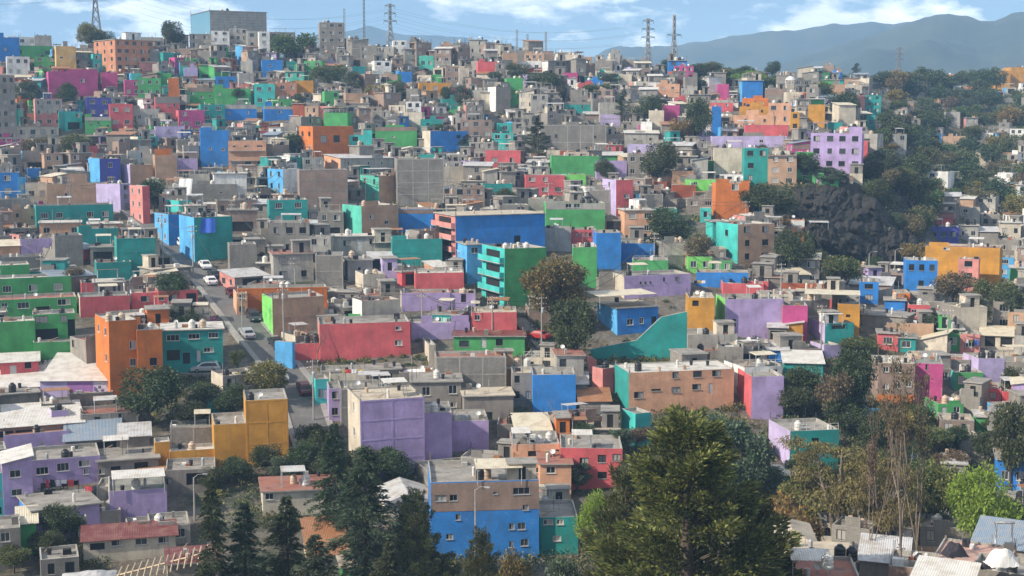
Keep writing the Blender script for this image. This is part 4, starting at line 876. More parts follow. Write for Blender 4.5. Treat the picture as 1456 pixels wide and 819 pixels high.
318 365 150 172 bl 0 - par plain bare L:7 | blue wall house beside teal house | - |
255 291 158 184 pk 4 co par bare L:7 w2x2 | magenta house with small windows | - |
157 189 148 183 co 0 - par bare L:7 w2x2 all ww | coral house with four white windows | the four-window coral house |
190 226 155 178 gg 0 - par bare L:7 w1x2 | blue-grey house with two windows | - |
122 158 167 190 gr 0 - par bare plain L:7 | green wall house below dark blue house | - |
124 158 140 168 in 0 - par bare L:7 w2x2 | dark blue house with hanging discs | - |
52 89 142 182 sp 0 - par bare L:7 w3x3 band:gg,.5,.98 | salmon house with grey upper floors | - |
222 263 180 200 li 0 - par bare plain L:6 | lilac low house beside small cypress | - |
13 82 181 197 cr 0 - slab bare L:7 w1x5 | long low cream house | - |
0 36 195 208 pk 0 - par bare plain L:6 | pale pink low house | - |
300 379 17 44 gg 30 gl slab bare L:24 lou D:512 b:18 rf:r_con | long dark louvred office building with a glass end | the glass-ended office building |
11 51 33 58 wh 0 - par bare L:8 w2x3 | white house on the ridge | the white ridge house |
50 73 36 62 gg 0 - par bare L:8 w2x2 | grey house on the ridge beside white ridge house | - |
301 326 34 60 wh 0 - par bare L:7 w3x2 | white house below office building | - |
326 352 41 68 gg 0 - par bare L:7 w3x3 | pale house with six windows below office building | - |
455 490 33 74 gy 0 - par bare L:9 w4x3 | grey concrete tower block on the ridge | the ridge tower block |
369 384 46 78 wh 0 - par bare L:7 w3x1 | slim white house with stacked windows | - |
559 578 58 78 wh 0 - par bare L:7 w2x2 all wd | white house with four dark windows near the pylon | - |
596 617 80 100 mint 0 - par bare L:6 w1x2 | mint house high on the grey slope | - |
653 667 97 122 cr 0 - par plain bare L:6 | cream slab wall of the tall brick house | - |
634 654 95 120 br 0 - par bare L:7 w2x2 | brick house with white top near cream wall | - |
373 402 86 110 bl 0 - par plain bare L:7 | blue blank house on upper slope | - |
408 429 88 100 tl 0 - par plain bare L:6 | teal low house beside blue house under big tree | - |
499 521 95 109 aq 0 - par plain bare L:6 | aqua house between two trees | - |
567 586 103 119 bl 0 - par plain bare L:6 | small blue house on grey slope | - |
614 628 107 120 gr 0 - par plain bare L:6 | small green house on grey slope | - |
596 642 119 135 mu 0 - par bare L:6 w1x3 | mustard house above magenta house | - |
643 667 126 143 pk 0 - par plain bare L:6 | magenta house beside leaning pine | - |
628 657 141 156 tl 0 - par plain bare L:6 | teal low house below mustard house | - |
705 726 124 162 gy 12 wh par plain bare L:7 | tall grey house with bright white side | the white-sided tower house |
382 422 118 148 ob 0 - par bare L:7 w2x3 | orange brick house beside mustard wall | - |
416 446 115 140 mu 0 - par bare plain L:7 | mustard wall house beside orange brick house | - |
362 391 120 152 aq 0 - par bare L:7 w2x2 | aqua stepped house on the colourful slope | the aqua stepped house |
388 416 141 158 gr 0 - par bare plain L:6 | green wall house below aqua stepped house | - |
376 417 152 172 bl 0 - par bare plain L:6 | blue wall house below green wall | - |
446 503 180 224 or 20 or par bare L:8 wd rf:r_con lw2x2 | orange two-window house in mid slope | the orange two-window house | 461 198 10 10;479 198 10 10
534 593 182 210 gr 0 - par plain bare L:7 up:.25,.7,3,gr | green blank-walled house behind grey rooftops | the green blank hill house |
612 666 187 217 bl 12 cr par plain bare L:7 | blue house with cream side | the cream-sided blue house | 652 195 6 5
598 630 170 190 tl 0 - par plain bare L:6 | teal wall above cream-sided blue house | - |
700 730 190 215 aq 0 - par bare L:6 w2x2 | aqua stepped house beside dark pine | - |
708 728 176 192 aq 0 - par bare L:6 w1x1 | aqua upper house above stepped aqua house | - |
655 700 172 200 br 0 - par bare L:7 w2x3 | brown house with peach panels | - |
770 862 178 214 gb 0 - par plain bare L:7 frm | long grey block compound wall | the long grey compound |
801 840 145 164 tl 0 - par bare plain L:7 rf:r_crm | teal house with cream roof | - |
853 882 146 180 gg 0 - par bare plain L:7 band:li,.0,.5 | pale house with lilac lower half | - |
943 966 150 178 pk 0 - par bare plain L:6 | magenta house beside yellow tree | the magenta tree-side house |
1020 1036 120 148 pk 0 - par bare plain L:6 | narrow magenta house near green hilltop | - |
1011 1025 152 195 bl 5 pe par plain bare L:7 | narrow tall blue house with peach side | the narrow blue slab house |
1055 1092 140 158 or 0 - par bare plain L:7 | orange wall house under hilltop trees | - |
1010 1042 143 160 co 0 - par bare plain L:7 | red house behind narrow blue slab house | - |
1052 1100 152 168 mu 0 - par bare plain L:7 | mustard wall house below orange wall | - |
1042 1100 164 180 pe 0 - par bare plain L:7 | peach wall house in the spur | - |
1060 1120 178 196 co 0 - par bare plain L:7 | coral wall house above lavender wall | - |
1013 1118 194 213 li 0 - par bare plain L:7 | long lavender wall house | the long lavender wall |
1092 1124 147 178 pe 0 - par bare L:7 w2x2 | peach house with a dark opening on spur | - |
1124 1136 160 188 mu 0 - par bare L:6 w2x1 | slim mustard house on spur | - |
1149 1172 149 180 mu 0 - par plain bare L:7 can:.0,1,3,t_wht | mustard house under a white canopy on spur | the spur mustard house |
1168 1197 174 184 tl 0 - par plain bare L:6 | low teal house above cliff-top purple block | - |
1200 1225 122 142 cr 0 - par plain bare L:7 | cream blank house on the spur top | - |
1217 1230 136 154 sp 0 - par plain bare L:5 | bright pink house on the spur top | - |
1230 1252 136 162 tl 0 - par bare L:7 w3x2 all | teal house with railed balconies on spur top | the teal spur house |
1232 1244 164 184 tl 0 - par bare L:5 w1x1 | small teal house below the teal spur house | - |
1327 1338 190 216 bl 0 - par plain bare L:6 | narrow blue house on the wooded slope | the narrow blue woodland house |
1340 1372 194 212 ta 0 - par bare plain L:7 | tan house beside narrow blue woodland house | - |
1388 1411 190 210 wh 0 - par bare plain L:7 | white house in wooded slope | - |
1421 1436 101 124 mu 0 - par plain bare L:12 D:700 b:20 | ochre apartment tower on the skyline | - |
1437 1462 96 124 mu 8 mu par plain bare L:12 D:705 b:20 | taller ochre apartment tower on the skyline | the ochre skyline tower |
1313 1330 103 117 ob 0 - par bare L:8 w2x3 | brick red apartment house in trees | the brick red apartments |
1331 1341 105 119 ob 0 - par bare L:8 w2x2 | middle brick red apartment house | - |
1343 1356 106 120 ob 0 - par bare L:8 w2x2 | last brick red apartment house on skyline | - |
1355 1366 122 138 wh 0 - par bare plain L:7 | white gable house in the wood | - |
1370 1383 123 138 ob 0 - par bare L:7 w1x2 | brick red house with white neighbour in the wood | - |
1384 1394 133 146 ob 0 - par bare plain L:7 | lower brick red house in the wood | - |
790 822 60 78 gg 0 - par bare L:8 w2x3 | grey block house on ridge beside fawn house | the ridge grey house |
821 842 64 78 ta 0 - par bare L:8 w1x2 | fawn house on the ridge | - |
735 780 87 104 wh 0 - par bare L:8 w1x4 band:ru,.0,.45 | white house with rust red lower wall | the white and rust ridge house |
800 821 104 121 pk 0 - par bare L:6 w1x2 | pale pink house below ridge | - |
849 882 103 115 mint 0 - par bare plain L:6 | mint low house below ridge | - |
880 898 106 126 cr 0 - par plain bare L:6 | cream gable wall below ridge | - |
933 966 120 138 pe 0 - par plain bare L:6 | peach wall house below hilltop trees | - |
888 936 190 208 gg 0 - shed rf:t_wht bare L:7 | house with white roof and blue screen | - |
# ---- own slope roofs in front
1112 1222 823 900 br 0 - par b:6 D:113 L:7 bare plain rf:r_red par:.3 can:.1,.62,3,t_wht | near terracotta terrace with a white canopy frame | the near terracotta terrace |
1100 1158 776 800 cr 0 - hip b:6 D:132 L:8 bare plain rf:r_crm rise:1.1 | beige hip-roofed house on near slope | the beige hip-roofed house |
1122 1212 795 830 br 0 - slab b:6 D:124 L:5 bare plain rf:r_crm | near brick house with flat beige roof | - |
1222 1285 797 850 gy 0 - shed b:-3 D:122 L:5 bare plain rf:t_gal rise:.9 | near grey house with silvery tin roof | - |
1264 1330 806 850 br 0 - par b:-3 D:118 L:5 bare plain rf:r_con | near brown terrace house under bare trunks | - |
1322 1425 803 860 ob 0 - par b:-8 D:121 L:8 bare plain rf:r_pnk par:.2 | near pink-roofed terrace house with tarpaulins | the near pink terrace |
1300 1376 822 870 gy 0 - shed b:-8 D:112 L:4 bare plain rf:t_wht rise:.5 | near shed with bright white tin roof | - |
1380 1470 812 870 gy 0 - par b:-8 D:116 L:5 bare plain rf:r_con | near grey parapet house at the roof edge | - |
1385 1470 778 800 gg 0 - shed b:-8 D:134 L:6 bare plain rf:t_blu rise:1.2 | near house with blue-grey tin roof | - |
440 495 790 812 cr 0 - shed b:6 L:7 bare plain rf:t_rus rise:2.6 | house with steep rusty orange roof among cedars | the rusty orange roof |
487 506 806 830 gr 0 - slab b:6 D:150 L:4 bare plain rf:r_crm | tiny green kiosk below rusty orange roof | - |
375 480 697 733 cr 0 - slab b:4 L:7 rf:r_red ww bare | low beige house with terracotta roof between cedars | the low beige cedar house | 384 703 12 10
548 614 715 740 cr 0 - gable b:8 L:8 rf:t_gal bare plain rise:1.2 | house with pale grey pitched roof behind cedar | the pale pitched-roof house |
240 312 800 830 gy 0 - slab b:2 L:6 D:150 rf:t_red bare plain | low grey house with terracotta roof below timber frame | - |
'''
def parse_rows():
    for ln in ROWS.strip().split('\n'):
        if not ln.strip() or ln.startswith('#'): continue
        f = ln.split('|'); a = f[0].split()
        x0, x1, yt, yb = (float(v) for v in a[:4])
        wins = []
        if len(f) > 3:
            for w in f[3].strip().split(';'):
                t = w.split()
                if len(t) >= 2: wins.append([float(t[0]), float(t[1]), *(float(v) for v in t[2:4]), *t[4:]])
        opts = ' '.join(o for o in a[7:] if o != 'b:')
        h = from_row(x0, x1, yt, yb, a[4], float(a[5]), None if a[6] == '-' else a[6], opts, wins)
        h['label'] = f[1].strip() if len(f) > 1 else ''; an = f[2].strip() if len(f) > 2 else '-'
        h['anchor'] = None if an == '-' else an
parse_rows()
outline_wall([(838,497),(905,484),(940,451),(977,443),(977,509),(940,513),(900,517),(868,523),(850,521)], 512, 930, 'tl', 'big teal wall with a sloping top below the canopied blue house', 'the big teal wall')
outline_wall([(833,503),(848,512),(850,540),(838,530)], 535, 842, 'sp', 'short slanted salmon wall at the end of the big teal wall', None, .4)
# ------------------------------------------------------------------ the road
ROADPX = [(452,640),(440,606),(424,560),(402,526),(380,500),(356,470),(330,438),(306,410),(284,388),(262,366),(240,344),(220,325),(200,308),(184,296),(168,286)]
def smooth_line(pts, n):
    P = [Vector(hit(*p)) for p in pts]; out = []
    for i in range(len(P)-1):
        a, b, c, d = P[max(i-1,0)], P[i], P[i+1], P[min(i+2,len(P)-1)]
        for k in range(n):
            t = k/n; out.append(.5*((2*b)+(c-a)*t+(2*a-5*b+4*c-d)*t*t+(3*b-a-3*c+d)*t**3))
    out.append(P[-1]); return out
ROAD = smooth_line(ROADPX, 10)
LANE = smooth_line([(1175,424),(1205,412),(1240,403),(1275,396),(1305,390)], 8)
LANE2 = smooth_line([(735,455),(752,470),(770,490),(790,512),(806,540)], 8)
def near_line(x, y, line, r):
    return any((p.x-x)**2+(p.y-y)**2 < r*r for p in line)
# ------------------------------------------------------------------ filler houses between the chosen ones
NOFILL = [(560,640,640,720),(310,660,460,740),(230,690,310,760),(270,640,560,819),(560,690,640,819),(640,780,830,819),(850,560,905,625),(800,690,1120,819),(870,600,1110,819),(1110,560,1250,640),(1040,600,1110,720),
 (1120,640,1456,770),(1120,270,1320,395),(1235,215,1330,300),(1240,578,1350,650),(1230,100,1456,300),(160,520,240,610),(330,515,420,572),(228,486,345,572),(745,360,840,455),(785,440,840,510),(880,515,1050,530),(930,300,1000,380),
 (1060,262,1140,312),(1100,330,1165,400),(1180,360,1230,410),(1330,380,1456,470),(1150,490,1250,600),(116,448,160,520),(0,512,140,536),(455,510,620,532),(840,510,1020,522),(985,85,1118,134),(86,188,134,234),(1400,250,1456,330),(-50,700,150,819),(830,440,985,526),(230,570,312,692),(455,500,620,548),(560,690,640,819),(840,420,1010,470)]
def fillers():
    rs = random.Random(11); out = []
    cells = {}
    def put(x, y, r, h): cells.setdefault((int(x//20), int(y//20)), []).append((x, y, r, h))
    for h in HOUSES:
        c = Matrix.Rotation(h['yaw'],4,'Z')@Vector((0,h['L']/2,0)); 
        n = max(1, int(h['W']/5)+1)
        for i in range(n):
            o = Matrix.Rotation(h['yaw'],4,'Z')@Vector((h['W']*((i+.5)/n-.5), h['L']*.45, 0)); put(h['loc'][0]+o.x, h['loc'][1]+o.y, min(h['W']/n, h['L'])*.5+.6, h)
    py = 812.0
    while py > 66:
        p0 = hit(728, py); mpp = p0[1]/F
        step = 4.3*mpp**-1
        px = -30+rs.uniform(0, step)
        while px < 1480:
            qx, qy = px+rs.uniform(-.15,.15)*step, py+rs.uniform(-3,3); px += step*rs.uniform(.7,1.15)
            dens = 1.0
            if any(a <= qx <= c and b <= qy <= d for a, b, c, d in NOFILL):
                if not (qx > 1240 and qy < 225 and rs.random() < .13 or qx > 1330 and 230 < qy < 335 and rs.random() < .5): continue
            p = hit(qx, qy)
            if p[1] >= 504 and qx < 1000: continue
            x, y, z = p; m = y/F
            if near_line(x, y, ROAD, 5.5) or near_line(x, y, LANE, 4.5) or near_line(x, y, LANE2, 3): continue
            W = rs.uniform(3.4, 8.0) if y < 300 else rs.uniform(3.0, 6.8); L = rs.uniform(4.5, 7); far = y > 395
            T = rs.choice((2.6,2.7,2.9,5.1,5.3,5.4)) if not far else rs.choice((2.7,2.8,5.2,5.3,5.5,7.6))
            if qy < 84 and qx < 1000: T = min(T, rs.choice((2.7,2.8,5.2)))
            ok = True
            for i in (-1,0,1):
                for j in (-1,0,1):
                    for (ax, ay, ar, ah) in cells.get((int(x//20)+i, int(y//20)+j), ()):
                        d2 = (ax-x)**2+(ay-y-L*.45)**2
                        if d2 < (ar+min(W,L)*.28)**2: ok = False; break
                    if not ok: break
                if not ok: break
            if not ok: continue
            def clash(T):
                r = (qx-W/2/m, qx+W/2/m, qy-(T+.5)/m, qy)
                for b in BOXES:
                    if b[4] < y+.5: continue
                    ov = max(0, min(r[1],b[1])-max(r[0],b[0]))*max(0, min(r[3],b[3]-1)-max(r[2],b[2]))
                    if ov > .05*(r[1]-r[0])*(r[3]-r[2]) and ov > 6: return True
                return False
            if clash(T):
                T = 2.5
                if clash(T):
                    W *= .62
                    if clash(T): 
                        T = 1.9; W = max(3.2, W*.8)
                        if clash(T): continue
            r = (qx-W/2/m, qx+W/2/m, qy-T/m, qy)
            if any(b[4] < y-1 and b[0] <= r[0]+2 and b[1] >= r[1]-2 and b[2] <= r[2]+1 and b[3] >= r[3]-1 for b in BOXES): continue
            v = rs.random()
            if qx < 480 and 95 < qy < 205 and v < .42: col = rs.choice(('tl','gr','pk','co','li','aq','bl','gr','sp','ru','mint'))
            elif qy < 110 and qx < 1000: col = rs.choice(('gy','gy','gy','gb','gb','br','br','ta','gy','cr','gb','ta','gg','br'))
            elif qx > 1235 and qy < 345: col = rs.choice(('gg','wh','gy','cr','gy','ta'))
            elif v < .68: col = rs.choice(('gy','gb','gb','gy','gg','gb','cr','br','gy'))
            elif v < .86: col = rs.choice(('cr','wh','gg','br','ta'))
            elif qx > 1200 and qy > 400: col = rs.choice(('gy','gb','tl','co','pu','gr','gg'))
            else: col = rs.choice(('tl','bl','co','pu','gr','pe','ta','ru','li','aq','or','pk','gr','tl','br'))
            yaw = -math.atan((qx-CX)/F)+rs.choice((rs.uniform(-.05,.16), rs.uniform(-.05,.16), rs.uniform(.3,.5), rs.uniform(-.3,-.1)))
            h = dict(loc=p, yaw=yaw, W=W, L=L, T=T, front=col, left=col if rs.random() < .75 else rs.choice(('cr','gy','wh','sp','lb')), right=col, back='gb', ext=[], px=r, D=y, hand=False, mpp=m, label='', anchor=None)
            rf = rs.random(); h['roof'] = 'par' if rf < .62 else 'slab' if rf < .85 else 'shed' if rf < .95 else 'side'
            h['rmat'] = 'r_'+rs.choice(('con','con','con','wht','red','grn','crm')) if h['roof'] in ('par','slab') else rs.choice(('t_gal','t_gal','t_wht','t_crm','t_rus','t_blu'))
            h['wst'] = rs.choice(('frame_white','frame_dark','steel'))
            rows = max(1, round(T/2.6)); cols = max(1, min(4, round(W/2.6)))
            h['rows'] = rows
            h['ops'] = [] if rs.random() < .28 or T < 2.2 else wingrid(W, T, rows, cols, rs, .25)
            if h['ops'] and rs.random() < .5 and cols > 1:
                c = W*(rs.randrange(cols)+.5)/cols
                h['ops'] = [o for o in h['ops'] if not (abs(o[0]-c) < .7 and o[1] < T/rows)]+[(c, .02, .9, min(2, T/rows-.4), 'd', rs.choice(('door_brown','door_white','iron')))]
            elif h['ops'] and rs.random() < .5:
                h['ops'] = [o for o in h['ops'] if o[1] > T/rows*.9]+[(W*.5, .05, min(W*.7,4), min(2.1, T/rows-.4), 'o')]
            if L > 4 and rs.random() < .5 and T > 2.4: h['lops'] = wingrid(L, T, rows, 2, rs, .4)
            if col in ('gb','br') and rs.random() < .6 and W > 4: h['pil'] = 'gy' if col == 'br' else 'gg'
            if T > 2.4 and rs.random() < .3: f_ = rs.choice((.5,.62,.75)); h['ext'].append(('band', f_*T, T-.02, rs.choice(('gb','gb','br','gy','cr'))) if rs.random() < .6 else ('band', -.3, (1-f_)*T, rs.choice(('gb','ru','gg','tl','co','cr'))))
            if h['roof'] in ('par','slab'): roof_extras(h, rs, 1.1); h['tanks'] = tanks_for(h, rs)
            HOUSES.append(h); put(x, y+L*.45, min(W,L)*.42+.2, h); out.append(h)
        py -= max(4.2, 2.5/mpp*.55)
    return out
for h in HOUSES:
    if h['ops'] and 'blank' in h['label'] and h['px'][2] < 300:
        h['label'] = h['label'].replace('blank-walled ','').replace('blank ','')
        if len(h['label'].split()) < 4: h['label'] = h['label'].replace(' house',' house on the slope')
        if h['anchor']: h['anchor'] = h['anchor'].replace('blank ','')
FILL = fillers()
# how much of each house shows: paint their front rectangles from far to near
BW, BH = 728, 410
def visible():
    buf = -np.ones((BH, BW), int)
    for i in sorted(range(len(HOUSES)), key=lambda i: -HOUSES[i]['D']):
        h = HOUSES[i]; a, b, c, d = h['px']; rp = h['L']*max(0, (c-HZ)/h['D'])*.8
        buf[max(0,int((c-rp)/2)):max(0,min(BH,int(d/2)+1)), max(0,int(a/2)):max(0,min(BW,int(b/2)+1))] = i
    return np.bincount(buf[buf >= 0], minlength=len(HOUSES))
VIS = visible()
for i, h in enumerate(HOUSES): h['vis'] = int(VIS[i])
def kind_of(h):
    t = h['label']
    if h.get('made'): return 'yard_wall'
    if 'apartment' in t or 'tower block' in t or 'office' in t: return 'office_building' if 'office building with' in t else 'house' if 'office' in t or 'beside the tall' in t or 'under the glass' in t else 'apartment_block'
    if h['hand'] and not h['ops'] and h['T'] < 3.2 and h['L'] <= 5 and 'wall' in t: return 'yard_wall'
    if h['roof'] in ('shed','side') and (h['T'] < 3.4 and h['W'] < 9): return 'shed'
    return 'house'
order = sorted([h for h in HOUSES if h['vis'] > 3], key=lambda h: -h['vis'])
DROP = [h for h in HOUSES if h['vis'] <= 3]
cnt = {}
for h in order:
    k = h['kind'] = kind_of(h); cnt[k] = cnt.get(k, 0)+1
    h['solo'] = cnt[k] <= 296
for h in HOUSES:
    if h['vis'] <= 3: continue
    h['name'] = h['kind']
    if h.get('made'): continue
    build_house(h, h['solo'])
print('houses', len(HOUSES), 'hand', len(HOUSES)-len(FILL), 'solo', sum(h.get('solo',False) for h in HOUSES), 'unseen', len(DROP), cnt, 'hand in stuff', sum(1 for h in order if h['hand'] and not h['solo']))
fo = FAR.build('distant_houses'); tag(fo, 'packed small grey and painted houses filling the far hillside', None, None, 'stuff')
# ------------------------------------------------------------------ ground, roads
def ground_sheet():
    xs = list(np.arange(-420, 641, 3.0)); ys = list(np.arange(0, 861, 3.0))
    s = 6.0; a = -420.0; left = []
    while a > -3300: a -= s; s *= 1.25; left.append(a)
    s = 6.0; a = 640.0; right = []
    while a < 3300: a += s; s *= 1.25; right.append(a)
    s = 6.0; a = 860.0; up = []
    while a < 3900: a += s; s *= 1.25; up.append(a)
    s = 6.0; a = 0.0; dn = []
    while a > -700: a -= s; s *= 1.3; dn.append(a)
    xs = np.array(left[::-1]+xs+right); ys = np.array(dn[::-1]+ys+up)
    X, Y = np.meshgrid(xs, ys); Z = Harr(X, Y)
    near = np.hypot(X-0, np.minimum(Y,0)) ; 
    n = len(xs); v = np.stack([X.ravel(), Y.ravel(), Z.ravel()], 1)
    i = (np.arange(len(ys)-1)[:,None]*n+np.arange(n-1)[None]).ravel()
    f = np.stack([i, i+1, i+1+n, i+n], 1)
    me = bpy.data.meshes.new('hillside'); me.from_pydata(v.tolist(), [], f.tolist()); me.polygons.foreach_set('use_smooth', [True]*len(f))
    m, nt, N, L, b = newmat('ground'); b.inputs['Roughness'].default_value = .95
    g = N.new('ShaderNodeNewGeometry'); pos = g.outputs['Position']
    r1 = ramp(N, ((.42,0),(.58,1))); L.new(noise(N, L, pos, .11, 8, .7), r1.inputs[0])
    c = mixc(N, L, r1.outputs[0], (.13,.105,.075), (.20,.18,.155))
    r2 = ramp(N, ((.50,0),(.62,1))); L.new(noise(N, L, pos, .07, 9, .7), r2.inputs[0])
    c = mixc(N, L, r2.outputs[0], c, (.045,.06,.028))
    r4 = ramp(N, ((.35,.6),(.65,1.25))); L.new(noise(N, L, pos, 1.4, 6, .75), r4.inputs[0])
    c = mixc(N, L, 1.0, c, r4.outputs[0], 'MULTIPLY')
    rk = ramp(N, ((.35,0),(.65,1))); L.new(noise(N, L, pos, .35, 9, .75, (1,1,.35)), rk.inputs[0])
    rock = mixc(N, L, rk.outputs[0], (.052,.05,.05), (.125,.115,.105))
    sx = N.new('ShaderNodeSeparateXYZ'); L.new(g.outputs['Normal'], sx.inputs[0])
    st = ramp(N, ((.78,1),(.9,0))); L.new(sx.outputs[2], st.inputs[0])
    c = mixc(N, L, st.outputs[0], c, rock)
    L.new(c, b.inputs['Base Color'])
    bump(N, L, b, noise(N, L, pos, .6, 9, .7), 1.0, .8)
    M['ground'] = m; me.materials.append(m)
    tag(link('hillside', me), 'steep hillside ground of dry earth and grass under the houses', None, None, 'structure')
ground_sheet()
wallmat('asphalt', (.14,.135,.13), .3, streak=.5); wallmat('kerb', (.30,.29,.27), .2)
def strip(name, line, offs, lift, mat, label, skirt=.6):
    b = MB(); rows = []
    for k, p in enumerate(line):
        d = line[min(k+1,len(line)-1)]-line[max(k-1,0)]; d.z = 0; d.normalize(); n = Vector((d.y,-d.x,0))
        z = max(H(p.x+n.x*o, p.y+n.y*o) for o in offs); zc = H(p.x, p.y)
        rows.append([(p.x+n.x*o, p.y+n.y*o, H(p.x+n.x*o*.6, p.y+n.y*o*.6)*.5+zc*.5+lift) for o in offs])
    for a, c in zip(rows, rows[1:]):
        for i in range(len(offs)-1): b.face([a[i],a[i+1],c[i+1],c[i]], mat)
        for q, w in ((a[0],c[0]),(c[-1],a[-1])): b.face([q,w,(w[0],w[1],w[2]-skirt),(q[0],q[1],q[2]-skirt)], mat)
    return tag(b.build(name), label, None, None, 'structure')
strip('road', ROAD, (-2.5,0,2.5), .22, 'asphalt', 'worn grey street climbing between the houses', 1.5)
strip('pavement', ROAD, (2.5,3.4), .36, 'kerb', 'narrow raised pavement along the climbing street', 1.5)
strip('pavement', ROAD, (-3.4,-2.5), .36, 'kerb', 'narrow raised pavement along the climbing street', 1.5)
strip('road', LANE, (-3,0,3), .22, 'asphalt', 'ravine lane below the cliff', 1.5)
strip('path', LANE2, (-1.4,0,1.4), .25, 'kerb', 'concrete stepped path beside the round tree', 1.0)
# ------------------------------------------------------------------ tanks on the roofs
def lab(o, k): o['label'] = k; return o
TK = {}
def tank(kind):
    if kind not in TK:
        b = MB(); b.lathe([(.50,0),(.54,.06),(.54,.34),(.51,.37),(.54,.40),(.54,.74),(.51,.77),(.54,.80),(.53,1.0),(.40,1.16),(.26,1.22)], kind, 14)
        l = MB(); l.lathe([(.27,1.2),(.27,1.3),(.22,1.35),(.05,1.37)], kind, 12)
        o = link('water_tank', b.mesh('tank_body', True)); c = link('lid', l.mesh('lid'), o); KIDS[o.name] = [c]; TK[kind] = (o, [False])
    o, used = TK[kind]
    if not used[0]: used[0] = True; return o
    return copy_thing(o)
TANKOBJ = []
for p, kind, h, s in TANKS:
    if not h.get('solo'): continue
    q = proj(p)
    if not (-5 < q[0] < 1461 and q[1] < 830): continue
    o = tank(kind); o.location = p; o.rotation_euler.z = rnd.uniform(0,6); o.scale = (s,s,s*1.05); o['category'] = 'water tank'; o['group'] = 'water tanks on the flat roofs'
    TANKOBJ.append((o, kind, h, q))
# ------------------------------------------------------------------ trees
def leaf(b, p, d, ln, wd, mat, rs):
    d = d.normalized(); s = d.cross(Vector((rs.uniform(-1,1),rs.uniform(-1,1),rs.uniform(-1,1))))
    if s.length < 1e-3: s = d.orthogonal()
    s = s.normalized()*wd*.5; m = p+d*ln*.45; e = p+d*ln
    i = len(b.v); b.v.extend((tuple(p),tuple(m+s),tuple(e),tuple(m-s))); b.f.append((i,i+1,i+2,i+3)); b.m.append(mat); b.uv.extend(((0,0),)*4)
def rv(rs):
    while True:
        v = Vector((rs.uniform(-1,1),rs.uniform(-1,1),rs.uniform(-1,1)))
        if .05 < v.length < 1: return v
def broadleaf(seed, mat, bark, ht=8.0, wd=7.0, n=5200, lf=.34, trunk=.32, lobes=20, gap=.0, mat2=None):
    rs = random.Random(seed); t = MB(); c = MB()
    h0 = ht*trunk; ctr = Vector((0,0,h0+(ht-h0)*.5)); rx, rz = wd/2, (ht-h0)/2
    t.tube([(0,0,-.6),(.05,.05,h0*.6),(.1,0,h0*1.1),(.1,.1,ht*.75)], [ht*.032,ht*.026,ht*.02,ht*.006], bark, 7)
    L_ = []
    for i in range(lobes):
        v = rv(rs); v = v.normalized()*(v.length**.4); p = ctr+Vector((v.x*rx*.72, v.y*rx*.72, v.z*rz*.74)); r = rs.uniform(.2,.36)*wd*.62
        L_.append((p, r))
        a = Vector((.08,.03,h0*rs.uniform(.8,1.5))); m = (a+p)/2+rv(rs)*.3
        t.tube([a,m,p], [ht*.012,ht*.008,ht*.003], bark, 5)
    w = [r*r for _, r in L_]
    for i in range(n):
        p, r = rs.choices(L_, w)[0]; v = rv(rs).normalized(); 
        q = p+Vector((v.x,v.y,v.z*.8))*r*(rs.uniform(.45,1.05) if rs.random() < .8 else rs.uniform(.1,1.22))
        d = v+Vector((0,0,-.25))+rv(rs)*.9
        leaf(c, q, d, lf*rs.uniform(.7,1.4), lf*rs.uniform(.45,.8), mat if mat2 is None or rs.random() < .75 else mat2, rs)
    return t, c
def conifer(seed, mat, ht=14.0, wd=7.0, n=9000, lf=.42, droop=.35, bark='bark', irregular=.25, top=.0, low=.08, mat2=None):
    rs = random.Random(seed); t = MB(); c = MB()
    t.tube([(0,0,-1),(0,0,ht*.4),(rs.uniform(-.15,.15),0,ht*.75),(0,0,ht*.985)], [ht*.024,ht*.018,ht*.009,.02], bark, 7)
    nb = int(n/90); 
    for i in range(nb):
        f = (i+rs.random())/nb; f = f**.85; z = ht*(low+(1-low)*f)
        R = wd/2*(max(0,1-f)**.8*(1-top)+top*.5*(1-f**3))*rs.uniform(1-irregular,1+irregular)+.12
        az = rs.uniform(0, 2*PI); dr = Vector((math.cos(az), math.sin(az), 0))
        pts = []
        for k in range(5):
            u = k/4; pts.append(Vector((0,0,z))+dr*R*u+Vector((0,0,R*(.22*u-droop*u*u))))
        t.tube(pts, [max(.012,R*.012)*(1-.2*k) for k in range(5)], bark, 4)
        m = int(90*(.35+.9*R/(wd/2)))
        for k in range(m):
            u = rs.random()**.6; s = u*4; j = min(3,int(s)); p = pts[j].lerp(pts[j+1], s-j)
            sd = dr.cross(Vector((0,0,1)))*rs.choice((-1,1)); spread = R*.30*(1.1-u*.75)
            p = p+sd*rs.random()*spread+Vector((0,0,rs.uniform(-.12,.06)*R*.5))
            d = dr*.8+sd*rs.uniform(.1,1)+Vector((0,0,rs.uniform(-.75,.25)))
            leaf(c, p, d, lf*rs.uniform(.7,1.5), lf*rs.uniform(.2,.36), mat if mat2 is None or rs.random() < .7 else mat2, rs)
    return t, c
